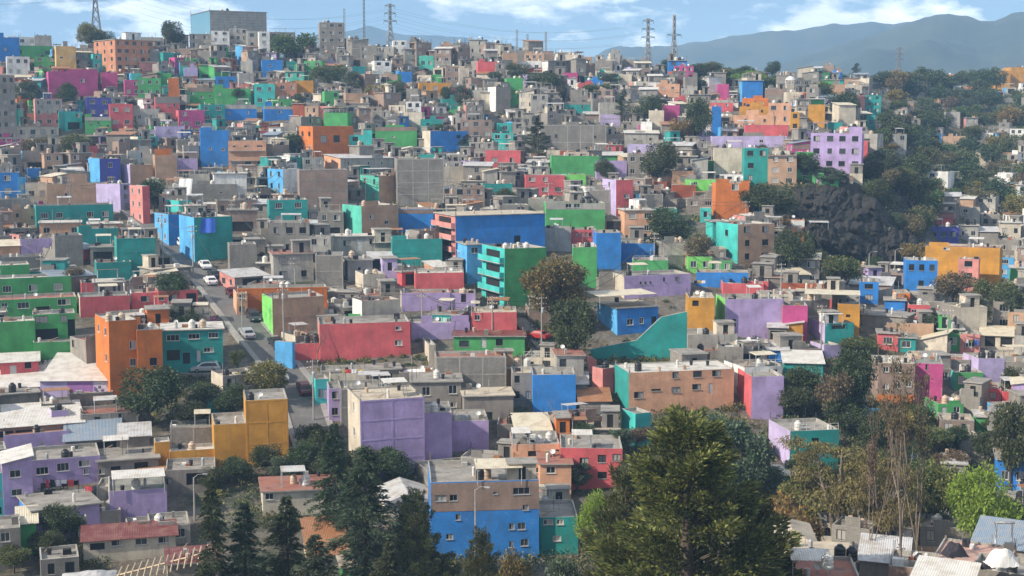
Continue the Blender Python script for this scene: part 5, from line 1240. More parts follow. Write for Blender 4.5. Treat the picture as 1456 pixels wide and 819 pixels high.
def baretree(seed, bark, ht=8.0, spread=.5, leafm=None, nl=0, lf=.3, depth=4, first=.35):
    rs = random.Random(seed); t = MB(); c = MB(); tips = []
    def grow(p, d, ln, r, k):
        q = p+d*ln*.5+rv(rs)*ln*.05; e = p+d*ln+rv(rs)*ln*.08
        t.tube([p,q,e], [r,r*.8,r*.6], bark, 5 if k < 2 else 4)
        tips.append(e)
        if k >= depth: return
        for i in range(rs.choice((2,3))):
            nd = (d+rv(rs)*spread*(1.2 if i else .5)+Vector((0,0,.12))).normalized(); grow(e, nd, ln*rs.uniform(.55,.85), r*rs.uniform(.45,.65), k+1)
    grow(Vector((0,0,-.5)), Vector((rs.uniform(-.08,.08),rs.uniform(-.08,.08),1)).normalized(), ht*first, ht*.016, 0)
    if leafm:
        for i in range(nl):
            p = rs.choice(tips)+rv(rs)*rs.uniform(.2,1.1); leaf(c, p, rv(rs)+Vector((0,0,-.6)), lf*rs.uniform(.7,1.4), lf*rs.uniform(.3,.5), leafm, rs)
    return t, c
def gum(seed, mat, mat2, ht=17.0, wd=9.0, n=9000, lf=.36):
    rs = random.Random(seed); t = MB(); c = MB()
    stems = []
    for i in range(3):
        a = rs.uniform(0,6.28); top = Vector((math.cos(a)*wd*.22, math.sin(a)*wd*.22, ht*rs.uniform(.78,.95)))
        t.tube([(0,0,-1),(top.x*.3,top.y*.3,ht*.35),(top.x*.8,top.y*.8,ht*.65),top], [ht*.02,ht*.014,ht*.009,.03], 'pale_bark', 6); stems.append(top)
    L_ = []
    for i in range(34):
        s = rs.choice(stems); u = rs.uniform(.42,1.0); b = Vector((s.x*u,s.y*u,s.z*u)); a = rs.uniform(0,6.28); e = b+Vector((math.cos(a),math.sin(a),.35))*wd*rs.uniform(.1,.42)*(1.25-u*.6)
        t.tube([b,(b+e)/2+Vector((0,0,.25)),e], [.09,.05,.02], 'pale_bark', 4); L_.append((e, rs.uniform(.5,1.25)*wd*.135))
    for i in range(n):
        p, r = rs.choice(L_); v = rv(rs); q = p+Vector((v.x,v.y,v.z*.75))*r*1.15
        leaf(c, q, Vector((v.x*.4,v.y*.4,-.8))+rv(rs)*.7, lf*rs.uniform(.7,1.5), lf*rs.uniform(.25,.4), mat if rs.random() < .65 else mat2, rs)
    return t, c
def bushy(seed, mat, mat2, ht=24.0, wd=14.0, n=52000, lf=.34, lobes=120):
    rs = random.Random(seed); t = MB(); c = MB()
    t.tube([(0,0,-1),(.1,0,ht*.4),(0,.1,ht*.75),(0,0,ht*.97)], [ht*.022,ht*.016,ht*.008,.03], 'bark', 8)
    Lb = []
    for i in range(lobes):
        f = ((i+rs.random())/lobes)**.8; az = rs.uniform(0,2*PI); R = wd/2*(1-f)**.85*rs.uniform(.6,1.2)+.25; z = ht*(.06+.90*f)
        p = Vector((math.cos(az)*R*.85, math.sin(az)*R*.85, z)); r = (.55+.95*(1-f))*rs.uniform(.7,1.25)
        Lb.append((p, r, Vector((math.cos(az)*.7, math.sin(az)*.7, .75)).normalized()))
        t.tube([(0,0,max(.5,z-R*.55)),(p.x*.5,p.y*.5,z-R*.2),tuple(p)],[.09,.05,.015],'bark',4)
    w = [r*r for _, r, _ in Lb]
    for i in range(n):
        p, r, ax = rs.choices(Lb, w)[0]; v = rv(rs); u = rs.uniform(-1,1.25)
        q = p+ax*u*r*1.35+v*r*(.95-.55*max(0,u))
        leaf(c, q, ax*.9+v*.8+rv(rs)*.35, lf*rs.uniform(.6,1.4), lf*rs.uniform(.25,.45), mat if rs.random() < .6 else mat2, rs)
    return t, c
PROTO = {}
PD = {'round':'dark leafy tree','olive':'olive green tree','mid':'mid green tree','pale':'pale green tree','greygreen':'grey-green tree','yellow':'yellowish tree','brown':'brownish tree','far':'dark bushy tree','farmid':'light green bushy tree','cedar_b':'dark cedar','bare':'leafless tree'}
def proto(key, name, tc, h, w):
    t, c = tc; r = link(name, None); k = []
    tr = t.build('trunk', r, smooth=True); k.append(tr)
    if c.f: k.append(c.build('crown', r))
    KIDS[r.name] = k; PROTO[key] = [r, h, w, False, name]
proto('round', 'broadleaf_tree', broadleaf(1,'l_dark','bark',8,7.6,6000,.36,.25,24), 8, 7.6)
proto('olive', 'broadleaf_tree', broadleaf(2,'l_olive','bark',8,8,6500,.34,.22,22,mat2='l_dark'), 8, 8)
proto('mid', 'broadleaf_tree', broadleaf(3,'l_mid','bark',8,7,5200,.36,.25,18,mat2='l_olive'), 8, 7)
proto('pale', 'broadleaf_tree', broadleaf(4,'l_pale','bark',8,8.5,9000,.32,.2,26), 8, 8.5)
proto('greygreen', 'broadleaf_tree', broadleaf(5,'l_greygreen','bark',9,7,6500,.34,.2,22,mat2='l_mid'), 9, 7)
proto('yellow', 'broadleaf_tree', broadleaf(6,'l_yellow','bark',7,6.6,4200,.36,.25,16,mat2='l_olive'), 7, 6.6)
proto('brown', 'broadleaf_tree', broadleaf(7,'l_brown','bark',7,7,3600,.34,.25,16,mat2='l_bronze'), 7, 7)
proto('far', 'broadleaf_tree', broadleaf(8,'l_dark','bark',8,8,2600,.55,.2,18,mat2='l_mid'), 8, 8)
proto('farmid', 'broadleaf_tree', broadleaf(9,'l_mid','bark',8,9,2600,.55,.15,18,mat2='l_bronze'), 8, 9)
proto('violet', 'flowering_shrub', broadleaf(10,'l_violet','bark',2.4,4,1400,.26,.1,9,mat2='l_mid'), 2.4, 4)
proto('pine', 'pine_tree', conifer(11,'l_cedar',11,7,5200,.5,.05,irregular=.55,top=.55,low=.25), 11, 7)
proto('cypress', 'cypress_tree', conifer(12,'l_cedar',10,2.6,4200,.36,-.6,irregular=.2,top=.4,low=.04), 10, 2.6)
proto('cedar', 'cedar_tree', conifer(13,'l_cedar',16,8,20000,.42,.34,irregular=.6,low=.03,top=.25,mat2='l_greygreen'), 16, 8)
proto('cedar_b', 'cedar_tree', conifer(14,'l_cedar',16,8,20000,.42,.42,irregular=.65,low=.02,top=.3,mat2='l_dark'), 16, 8)
proto('cedar_o', 'cedar_tree', bushy(15,'l_conifer','l_cedar',15,9,24000,.34,64), 15, 9)
proto('bigcedar', 'cypress_tree', bushy(16,'l_olive','l_conifer',24,14.5,78000,.36,160), 24, 15)
proto('gum', 'eucalyptus_tree', gum(17,'l_bronze','l_olive',17,10,15000,.36), 17, 10)
proto('bare', 'bare_tree', baretree(18,'dead_wood',8,.6), 8, 6)
proto('baregum', 'bare_eucalyptus', baretree(19,'pale_bark',18,.33,'l_brown',1500,.36,4,.48), 18, 5)
TREES = []
def tree(px, pyb, hpx, wpx, key, desc, D=None, sink=0):
    r, h0, w0, used, name = PROTO[key]
    p = hit(px, pyb) if D is None else at(px, pyb, D)
    if D is not None: 
        zg = H(p[0], p[1]); 
        topz = at(px, pyb-hpx, D)[2]; hh = topz-zg; p = (p[0], p[1], zg)
    else: hh = hpx*p[1]/F
    m = p[1]/F; sc = (wpx*m/w0, wpx*m/w0, max(hh,.8)/h0)
    if not used: o = r; PROTO[key][3] = True
    else: o = copy_thing(r)
    o.location = p; o.scale = sc; o.rotation_euler.z = rnd.uniform(0,6.28)
    o['category'] = 'shrub' if 'shrub' in name else 'tree'
    q = (px-wpx/2, px+wpx/2, pyb-hpx, pyb)
    TREES.append(dict(o=o, px=q, desc=desc, D=p[1], name=name, kd=PD.get(key,'leafy tree')))
    return o
T_ = tree
T_(975,1010,432,440,'bigcedar','huge olive brown cypress rising before the whole town', D=112)
T_(888,960,300,170,'cedar_o','olive conifer growing against the flank of the huge cypress', D=120)
T_(1075,920,215,150,'cedar_o','low dark conifer at the foot of the huge cypress', D=116)
T_(522,860,224,138,'cedar','tall drooping cedar before the tall purple house', D=150)
T_(478,820,218,84,'cedar_b','narrow cedar rising behind the drooping cedar', D=165)
T_(592,860,165,98,'cedar_o','stout bronze-tinged conifer beside the blue brick-topped house', D=150)
T_(305,870,192,76,'cedar_b','slender cedar beside the timber roof frame', D=138)
T_(350,870,155,98,'cedar','spreading cedar in front of the low beige cedar house', D=140)
T_(410,870,165,104,'cedar_b','dark cedar beside the rusty orange roof', D=143)
T_(450,880,120,100,'cedar','low cedar filling the gap beside the drooping cedar', D=140)
T_(555,890,120,90,'cedar_b','low dark cedar between the drooping cedar and the bronze-tinged conifer', D=140)
T_(684,860,108,84,'cedar_o','small pointed cedar below the blue brick-topped house', D=136)
T_(735,862,75,70,'olive','bright olive treetop below the teal shaded house', D=132)
T_(795,862,75,80,'greygreen','grey-green treetop beside the huge cypress', D=128)
T_(846,776,74,62,'pale','fresh yellow-green round tree beside the huge cypress', D=158)
T_(1052,722,134,96,'greygreen','tall grey-green willow-like tree behind the huge cypress')
T_(1005,690,110,80,'greygreen','grey-green tree half hidden behind the huge cypress')
T_(1088,770,62,70,'brown','sandy bronze tree beside the beige hip-roofed house', D=150)
T_(1190,790,172,150,'gum','broad bronze eucalyptus below the lavender-flanked teal house', D=165)
T_(1255,800,150,100,'gum','thin eucalyptus behind the bare trunks', D=160)
T_(1395,768,100,110,'pale','broad fresh yellow-green tree above the near terraces', D=160)
T_(1322,770,110,90,'olive','olive tree beside the fresh yellow-green tree', D=168)
T_(1280,830,215,60,'baregum','tall nearly leafless eucalyptus above near roofs', D=122)
T_(1302,830,190,46,'baregum','shorter nearly leafless eucalyptus with brown twigs at top', D=124)
T_(1236,830,160,40,'baregum','small leaning bare eucalyptus beside the broad bronze eucalyptus', D=126)
T_(1120,790,90,100,'yellow','straw-gold tree between the huge cypress and the beige hip-roofed house', D=152)
T_(1150,740,80,90,'olive','olive tree filling the gap above the beige hip-roofed house', D=170)
T_(1214,600,105,66,'round','dark leafy tree between lavender houses and brown house')
T_(1180,610,95,60,'brown','brownish tree downhill of the teal tin shed')
T_(1140,582,62,66,'round','dark round tree under the coral-sided purple house')
T_(1240,640,60,50,'round','dark bush tree below the brown orange-based house')
T_(1330,655,56,60,'mid','green bush tree on the slope under the magenta blank house')
T_(1280,625,46,50,'yellow','straw-coloured tree under the brown orange-based house')
T_(1435,700,128,68,'round','tall dark tree beside the blue house on the edge')
T_(1440,570,50,34,'round','small dark tree beside the lavender blank house')
T_(786,470,106,108,'olive','big round olive tree on the path before green walls')
T_(812,524,98,72,'round','dark tree just downhill of the big round olive tree')
T_(213,606,84,98,'round','dense dark round tree under the orange corner house')
T_(375,574,62,84,'olive','spreading tree above the big mustard house')
T_(243,436,48,48,'round','round dark tree by the coral garage house')
T_(262,468,34,52,'round','dark hedge tree above the teal balcony house')
T_(222,470,26,40,'round','low dark tree behind the orange corner house')
T_(306,472,20,30,'violet','violet flowering shrub by the climbing street')
T_(338,534,40,22,'mid','slim green tree at the kerb near the parked minivan')
T_(110,234,48,54,'mid','light green round tree on the far street')
T_(47,228,36,54,'brown','brownish tree near the tall grey apartment block')
T_(193,204,38,10,'cypress','thin dark cypress below the four-window coral house')
T_(219,302,46,46,'round','dark round tree by the coral lane house')
T_(104,410,34,36,'brown','small russet tree beside low teal wall')
T_(765,238,64,52,'pine','dark spreading pine above the five-window coral house')
T_(936,268,64,56,'round','dark tree before the grey three-window house')
T_(664,226,34,34,'pine','dark pine right by the cream-sided blue house')
T_(967,212,46,40,'yellow','golden brown tree by the magenta tree-side house')
T_(992,208,66,44,'round','tall dark green tree by the narrow blue slab house')
T_(887,182,52,28,'pine','dark pointed pine above the long grey compound')
T_(920,184,46,46,'round','broad dark tree beside the dark pointed pine')
T_(799,150,40,16,'cypress','dark column cypress on the grey hillside')
T_(770,140,36,56,'round','wide green tree beside the column cypress')
T_(738,132,40,40,'round','dark tree just past the column cypress')
T_(850,146,30,46,'mid','green tree under the ridge grey house')
T_(865,124,20,40,'greygreen','pale green shrubby tree below mint low house')
T_(952,362,66,64,'round','dark clump tree below the teal tree-slope house')
T_(930,372,40,44,'pine','dark pine beside the long low blue wall')
T_(988,384,56,48,'brown','greyish brown tree beside the aqua stepped houses')
T_(1100,318,56,76,'round','dark broad tree below the tan dark-edged house')
T_(1068,310,44,44,'round','dark tree below the tall orange house')
T_(1132,404,76,64,'round','large dark tree before the green cliff-foot house')
T_(1196,420,64,62,'mid','light green tree at the foot of the cliff')
T_(1080,398,26,44,'brown','dry brown bush tree above coral wall')
T_(1112,330,26,30,'yellow','yellowish bush beside orange and white house')
T_(1300,384,40,44,'yellow','yellow-green tree before the large mustard building')
T_(1355,438,56,60,'brown','rust-green tree before the blue ravine house')
T_(1412,450,60,60,'mid','green tree at the end of the large mustard building')
T_(1440,470,60,60,'round','dark tree in the ravine beyond the mustard building')
T_(1385,470,46,50,'round','dark ravine tree uphill of the pale canopy house')
T_(1330,480,40,44,'greygreen','grey bush in the ravine near coral lane house')
T_(1220,512,36,60,'mid','green bush below the canopied mustard house')
T_(128,58,40,42,'olive','broad olive tree on the ridge by the lattice pylon')
T_(150,60,28,38,'round','dark tree beside broad olive ridge tree')
T_(247,62,40,34,'round','dark round tree standing alone on the ridge')
T_(418,94,50,62,'mid','large light green tree under the ridge')
T_(468,132,44,50,'mid','green tree below the ridge tower block')
T_(500,140,40,36,'greygreen','grey-green tree under the ridge tower block')
T_(540,152,34,44,'yellow','yellowish tree on the grey mid slope')
T_(570,155,38,38,'round','dark tree beside the yellowish slope tree')
T_(428,168,36,26,'greygreen','thin grey-green tree by the mustard wall house')
T_(38,160,46,48,'greygreen','dusky tree beside the tall grey apartment block')
T_(93,166,46,34,'round','dark tree below the large magenta house')
T_(412,222,30,40,'round','dark tree beside the orange two-window house')
T_(300,96,18,20,'mid','small light tree below the office building')
T_(660,160,40,30,'greygreen','leafy tree beside brick house')
T_(705,135,34,36,'greygreen','grey-green tree near white-sided tower house')
T_(878,80,18,18,'far','small round tree on the ridge beyond houses')
T_(1058,106,28,34,'round','dark round tree on the green hilltop')
T_(1078,108,22,26,'far','wispy tree next to dark hilltop tree')
T_(1098,112,24,24,'round','dark tree at the end of the green hilltop')
T_(1010,112,26,44,'mid','light green tree on the green hilltop')
T_(1022,132,26,52,'mid','bright green bush tree lower on the green hilltop')
T_(1062,130,28,54,'pale','yellow-green tree in the middle of the green hilltop')
T_(1090,134,28,48,'mid','green tree low on the green hilltop slope')
T_(1110,128,24,44,'greygreen','grey-green tree at the end of the hilltop slope')
T_(1045,116,22,44,'mid','small green tree high on the green hilltop')
T_(1035,122,26,50,'mid','bright bush tree below the green hilltop')
T_(985,122,30,44,'round','dark tree below hilltop pylon')
T_(955,112,28,36,'greygreen','grey-green tree under the hilltop pylon')
T_(905,92,14,6,'cypress','tiny cypress on the ridge')
T_(1000,140,30,50,'round','dark tree mass edge above orange houses')
T_(1218,112,22,18,'pine','lone dark pine on the skyline')
T_(1165,118,20,44,'far','skyline tree beyond cream spur house')
T_(1195,120,16,36,'farmid','low skyline tree beyond the spur')
T_(1255,124,22,40,'far','skyline tree left of the small pylon')
T_(1300,126,26,44,'farmid','light green skyline tree beside brick red apartments')
T_(1360,124,18,30,'far','skyline tree past brick red apartments')
T_(1400,126,22,40,'far','dark skyline tree before ochre towers')
T_(1196,176,44,52,'round','dark tree above the cliff-top purple block')
T_(1290,212,46,18,'cypress','dark narrow cypress on the wooded slope')
T_(1148,258,40,40,'round','tree beside the cliff-edge green house')
T_(1180,268,30,54,'greygreen','scrubby tree on the cliff top below purple block')
T_(1165,150,36,44,'mid','green tree behind spur mustard house')
# woods on the far slope and around the ravine
rw = random.Random(5)
WOOD = []
for k in range(400):
    px, py = rw.uniform(1236,1462), rw.uniform(118,345)
    if px < 1262 and py < 205 or (1325 < px < 1376 and 188 < py < 222) or (px > 1325 and py > 320) or (1320 < px < 1440 and 300 < py): continue
    if px < 1300 and py > 300: continue
    if any((px-a)**2/256+(py-b)**2/110 < 1 for a, b in WOOD): continue
    if 1385 < px < 1415 and 190 < py < 222: continue
    WOOD.append((px, py))
    f = (py-118)/227; w = rw.uniform(24,34)+f*18; key = rw.choice(('far','farmid','far','greygreen','farmid','brown','far','mid','yellow'))
    T_(px, py+4, w*rw.uniform(.75,1.05), w, key, None)
for px, py, w, key in ((1245,300,46,'round'),(1278,285,54,'mid'),(1262,252,44,'greygreen'),(1318,300,50,'round'),(1305,340,40,'round'),(1240,262,36,'round'),(1275,330,30,'greygreen'),(1225,350,26,'greygreen'),(1160,395,40,'round'),(1240,392,28,'round')):
    T_(px, py, w*.95, w, key, None)
for px, py, w, key in ((690,225,30,'round'),(720,300,34,'round'),(560,345,24,'pine'),(640,150,28,'round'),(480,180,30,'round'),(860,260,34,'round'),(830,205,34,'pine'),(250,150,30,'round'),(340,150,26,'round'),(1030,300,34,'round'),(905,300,30,'pine'),(1080,230,26,'round'),(620,200,26,'round'),(820,700,50,'greygreen'),(835,640,44,'round'),(860,815,80,'round'),(900,700,60,'mid'),(905,640,46,'brown'),(1010,640,60,'olive'),(1040,650,60,'greygreen'),(1090,720,70,'greygreen'),(1110,740,50,'yellow'),(1135,740,60,'round'),(1150,690,56,'greygreen'),(1230,760,70,'round'),(1225,690,64,'round'),(1265,720,60,'olive'),(1290,680,56,'round'),(1310,700,60,'mid'),(1345,720,60,'round'),(1350,680,50,'brown'),(1440,760,60,'round'),(1130,600,56,'round'),(1160,590,50,'greygreen'),(1195,620,60,'round'),(1170,650,40,'round'),(1230,600,40,'mid'),(1300,610,44,'mid'),(1260,600,36,'brown'),(1430,620,50,'round'),(1410,620,34,'round'),(700,700,36,'round'),(405,690,50,'greygreen'),(440,650,50,'round'),(470,690,60,'round'),(520,690,60,'round'),(300,700,40,'round'),(270,610,46,'round'),(430,680,60,'round'),(380,676,50,'round'),(340,690,46,'round'),(560,690,60,'round'),(640,690,40,'round'),(330,600,60,'round'),(290,590,50,'round'),(455,640,36,'olive'),(620,845,70,'cedar_b'),(1130,690,40,'round'),(1165,720,60,'round'),(92,775,66,'round'),(120,752,44,'round'),(70,800,50,'round'),(20,815,50,'mid'),(60,790,40,'round'),(1360,640,40,'round'),(1400,660,50,'round'),(880,650,50,'greygreen')):
    T_(px, py, w*.9, w, key, None)
T_(452,520,62,46,'bare','leafless tree against the long coral house')
T_(507,505,36,40,'bare','small leafless tree by the long coral house wall')
T_(795,612,40,50,'bare','leafless tree under the square blue house')
T_(432,470,48,50,'bare','leafless tree against the tan and lime house')
T_(1265,640,70,60,'bare','leafless tree on the earth slope below brown house')
# ground cover
def undergrowth():
    rs = random.Random(3); b = MB()
    zones = [(300,640,560,760,300,1.4),(560,740,860,819,220,1.5),(860,600,1130,760,320,1.5),(330,590,470,640,60,1.1),(230,535,330,600,110,1.0),(0,512,140,534,60,.7),(455,508,640,530,70,.6),(840,512,1020,524,60,.7),(890,575,1060,640,150,1.1),(800,560,900,640,90,1.0),(1100,560,1250,640,200,1.2),(1240,580,1360,660,260,.9),(1120,650,1456,760,220,1.6),
     (560,660,640,720,50,1.2),(1130,255,1320,330,230,1.3),(1130,270,1320,400,260,.8),(1330,400,1456,480,160,1.3),(1240,110,1456,340,900,2.2),(1150,490,1250,560,120,1.0),(735,440,840,525,120,.9),(930,310,1010,390,90,1.2),(1050,265,1150,330,120,1.3),(990,86,1110,120,160,1.6),(60,700,150,819,90,1.1),(0,80,1000,400,330,.8),(0,400,1240,650,330,.7)]
    for x0, y0, x1, y1, n, r in zones:
        for i in range(n):
            px, py = rs.uniform(x0,x1), rs.uniform(y0,y1); p = hit(px, py)
            if near_line(p[0], p[1], ROAD, 5) or near_line(p[0], p[1], LANE, 4): continue
            if p[1] >= 504 and px < 1000: continue
            R = r*rs.uniform(.5,1.2); mt = rs.choice(('l_dark','l_mid','l_olive','l_greygreen','l_bronze','l_dark')); k = 42 if p[1] < 300 else 22
            for j in range(k):
                v = rv(rs); q = Vector(p)+Vector((v.x*R,v.y*R,abs(v.z)*R*.9)); leaf(b, q, v+Vector((0,0,.3))+rv(rs)*.6, (.34 if p[1] < 300 else .6)*rs.uniform(.7,1.4), (.2 if p[1] < 300 else .38), mt, rs)
    tag(b.build('undergrowth'), 'tangled low scrub and weeds between the houses and on the banks', None, None, 'stuff')
undergrowth()

def cliff():
    top = [(1120,268),(1140,262),(1165,252),(1195,246),(1225,240),(1255,246),(1285,258),(1305,276),(1316,300)]; bot = [(1128,300),(1142,338),(1166,368),(1196,384),(1226,392),(1260,393),(1288,390),(1306,378),(1318,345)]
    f = lambda P, u: (np.interp(u*(len(P)-1), range(len(P)), [p[0] for p in P]), np.interp(u*(len(P)-1), range(len(P)), [p[1] for p in P]))
    g1 = np.random.RandomState(8).rand(40,40)
    def ns(x, y):
        i, j = int(x)%39, int(y)%39; u, v = x-int(x), y-int(y); u, v = u*u*(3-2*u), v*v*(3-2*v)
        return (g1[i,j]*(1-u)+g1[i+1,j]*u)*(1-v)+(g1[i,j+1]*(1-u)+g1[i+1,j+1]*u)*v
    nu, nv = 195, 90; b = MB()
    A = np.array([[hit(*(f(top,a/26)[k]+(f(bot,a/26)[k]-f(top,a/26)[k])*c/12 for k in (0,1)))[1] for c in range(13)] for a in range(27)])
    def HD(i, j):
        s, t = i/7.5, j/7.5; p, q = min(25,int(s)), min(11,int(t)); s -= p; t -= q
        return (A[p,q]*(1-s)+A[p+1,q]*s)*(1-t)+(A[p,q+1]*(1-s)+A[p+1,q+1]*s)*t
    for j in range(nv+1):
        for i in range(nu+1):
            u, v = i/nu, j/nv; (tx, ty), (bx, by) = f(top,u), f(bot,u); px, py = tx+(bx-tx)*v, ty+(by-ty)*v
            D = HD(i, j)
            e = min(1, 6*u, 6*(1-u), 5*v+.02, 5*(1-v)+.02)
            d = (abs(ns(u*7+3,v*3+1)-.5)*9+abs(ns(u*19,v*9)-.5)*4.5+abs(ns(u*38,v*20)-.5)*2+ns(u*75%38,v*38)*.9+ns(u*150%38,v*76%38)*.5)
            D = D-e*(2.0+d*1.5)+.3*(1-e); b.v.append(at(px, py, D))
    w = nu+1
    for j in range(nv):
        for i in range(nu): q = j*w+i; b.f.append((q+w,q+w+1,q+1,q)); b.m.append('rock'); b.uv.extend(((0,0),)*4)
    m, nt, N, L, s = newmat('rock'); s.inputs['Roughness'].default_value = .95; pos = N.new('ShaderNodeNewGeometry').outputs['Position']
    r = ramp(N, ((.38,0),(.62,1))); L.new(noise(N, L, pos, .5, 10, .75, (1,1,.5)), r.inputs[0]); c = mixc(N, L, r.outputs[0], (.012,.010,.008), (.045,.039,.032))  # shade on the cliff face is put into this very dark rock colour
    r2 = ramp(N, ((.56,0),(.66,.8))); L.new(noise(N, L, pos, .22, 8, .7), r2.inputs[0]); c = mixc(N, L, r2.outputs[0], c, (.022,.028,.014)); L.new(c, s.inputs['Base Color']); bump(N, L, s, noise(N, L, pos, 1.2, 9, .75), 1.0, .7); M['rock'] = m
    tag(b.build('cliff'), 'crumbling rock cliff, coloured dark for shade, dropping into the ravine', None, None, 'structure')
cliff()
# ------------------------------------------------------------------ cars
def car(paint, van=False, pickup=False):
    Lc, Wc = (4.7,1.8) if van else (4.3,1.75); r = link('car', None); K = []
    if van: prof = [(-2.3,.35),(-2.32,.75),(-2.2,1.05),(-1.9,1.55),(-1.6,1.68),(.2,1.66),(.75,1.5),(1.45,1.02),(2.2,.85),(2.32,.6),(2.3,.35)]
    elif pickup: prof = [(-2.3,.42),(-2.3,.95),(-.75,.98),(-.6,1.5),(-.2,1.6),(.45,1.58),(1.05,1.05),(2.1,.95),(2.25,.7),(2.25,.42)]
    else: prof = [(-2.1,.32),(-2.12,.72),(-1.95,.93),(-1.35,.98),(-.95,1.36),(-.5,1.45),(.3,1.43),(1.0,.98),(1.95,.82),(2.1,.6),(2.08,.32)]
    b = MB(); n = len(prof); hw = Wc/2
    def wy(z): return hw if z < 1.0 else hw-.16*(z-1.0)/.5-.03
    for s in (-1,1):
        pts = [(x, s*wy(z), z) for x, z in prof]; b.face(pts if s > 0 else pts[::-1], paint)
    for i in range(n):
        a, c = prof[i], prof[(i+1)%n]; b.face([(a[0],-wy(a[1]),a[1]),(a[0],wy(a[1]),a[1]),(c[0],wy(c[1]),c[1]),(c[0],-wy(c[1]),c[1])], paint)
    K.append(b.build('body', r))
    def glassq(name, pts): g = MB(); g.face(pts, 'car_glass'); K.append(g.build(name, r))
    top = 1.6 if van else 1.52 if pickup else 1.4; x0, x1 = (-1.85,.85) if van else (-.62,.85) if pickup else (-1.2,.75)
    for s in (-1,1):
        y0, y1 = s*(hw-.015), s*(wy(top)+.012)
        p = [(x0,y0,1.03),(x1+.2,y0,1.03),(x1-.45,y1,top-.06),(x0+.35,y1,top-.06)]; glassq('side_window', p if s < 0 else p[::-1])
    f = [q for q in prof if q[0] > 0 and q[1] > .95]; a, c = f[-1], f[-2]
    if a[1] > c[1]: a, c = c, a
    o = .02
    glassq('windscreen', [(a[0]+o,-hw+.14,a[1]+.04),(a[0]+o,hw-.14,a[1]+.04),(c[0]+o+.02,hw-.28,c[1]-.01),(c[0]+o+.02,-hw+.28,c[1]-.01)])
    if not pickup:
        q = [w for w in prof if w[0] < -.8 and w[1] > .9]; a, c = (q[-2], q[-1]) if not van else (prof[2], prof[3])
        glassq('rear_window', [(a[0]-o,hw-.16,a[1]+.04),(a[0]-o,-hw+.16,a[1]+.04),(c[0]-o-.02,-hw+.28,c[1]-.02),(c[0]-o-.02,hw-.28,c[1]-.02)])
    for sx in (-1.32,1.36):
        for s in (-1,1):
            w = MB(); w.bar((sx,s*(hw-.2),.32),(sx,s*(hw+.02),.32),.32,'rubber',14); wo = w.build('wheel', r); hb = MB(); hb.bar((sx,s*(hw+.022),.32),(sx,s*(hw+.03),.32),.19,'hub',10); KIDS[wo.name] = [hb.build('rim', wo)]; K.append(wo)
    fx = max(p[0] for p in prof); rx = min(p[0] for p in prof)
    for s in (-1,1):
        g = MB(); g.box(fx-.12,fx+.015,s*.6-.17,s*.6+.17,.6,.74,'lamp_clear'); K.append(g.build('headlight', r))
        g = MB(); g.box(rx-.015,rx+.08,s*.66-.13,s*.66+.13,.66,.86,'lamp_red'); K.append(g.build('tail_light', r))
    KIDS[r.name] = K; return r
def road_dir(x, y, line):
    k = min(range(len(line)), key=lambda i: (line[i].x-x)**2+(line[i].y-y)**2); d = line[min(k+1,len(line)-1)]-line[max(k-1,0)]
    return math.atan2(d.y, d.x), math.atan2(d.z, math.hypot(d.x,d.y)), line[k]
for px, py, pt, kw, fl, label, line, off in ((285,408,'car_white',{},0,'white saloon car driving up the climbing street',ROAD,-.3),(263,386,'car_white',{},1,'white car parked behind a silver car outside teal street house',ROAD,1.7),(250,368,'car_silver',dict(van=True),1,'silver car parked below the bright blue street house',ROAD,1.7),
  (300,424,'car_maroon',dict(pickup=True),0,'maroon pickup truck parked at the kerb uphill of a dark van',ROAD,1.6),(335,458,'car_dark',dict(van=True),1,'dark van parked beside the small peach street house',ROAD,1.8),(374,497,'car_dark',{},1,'dark hatchback parked beside the lime green wall',ROAD,1.8),(428,560,'car_maroon',{},0,'dark maroon car at the low end of the street',ROAD,.9),
  (318,444,'car_white',{},1,'white car parked between the maroon pickup and the dark van',ROAD,1.6),(356,480,'car_silver',{},0,'silver car parked across from the lime green wall',ROAD,-1.5),(276,398,'car_dark',{},0,'dark car parked behind the white saloon',ROAD,1.6),(236,352,'car_white',dict(van=True),1,'white van parked high on the climbing street',ROAD,1.5),(222,334,'car_dark',{},1,'dark car parked highest on the climbing street',ROAD,1.4),(410,540,'car_silver',{},1,'silver car parked beside the light blue street wall',ROAD,-1.5),
  (1262,404,'car_silver',{},0,'silver car parked on the ravine lane',LANE,-1),(1284,398,'car_white',{},0,'white car parked on the ravine lane past a silver one',LANE,-1),(1240,410,'car_dark',{},0,'dark car parked on the ravine lane',LANE,-1)):
    p = hit(px, py); a, t, q = road_dir(p[0], p[1], line); c = car(pt, **kw)
    n = Vector((math.sin(a), -math.cos(a), 0)); c.location = (q.x+n.x*off, q.y+n.y*off, q.z+.24); c.rotation_euler = (0, -t if not fl else t, a+(PI if fl else 0)); tag(c, label, 'car', 'cars on the steep streets')
p = hit(293,532); c = car('car_silver', van=True); c.location = (p[0], p[1], p[2]+.35); c.rotation_euler.z = PI+.15; tag(c, 'silver minivan parked before the teal balcony house', 'car', 'cars on the steep streets')
b = MB(); x, y, z = p; b.box(x-7,x+4.5,y-1.6,y+2.5,z-4,z+.33,'gy',top='r_con'); tag(b.build('parking_slab'), 'raised concrete slab carrying the silver minivan', 'slab', None, 'thing')
p = hit(765,486); c = car('car_red'); c.location = (p[0], p[1], p[2]+.3); c.rotation_euler.z = 2.5; tag(c, 'red car parked by the path near the big round olive tree', 'car', 'cars on the steep streets')
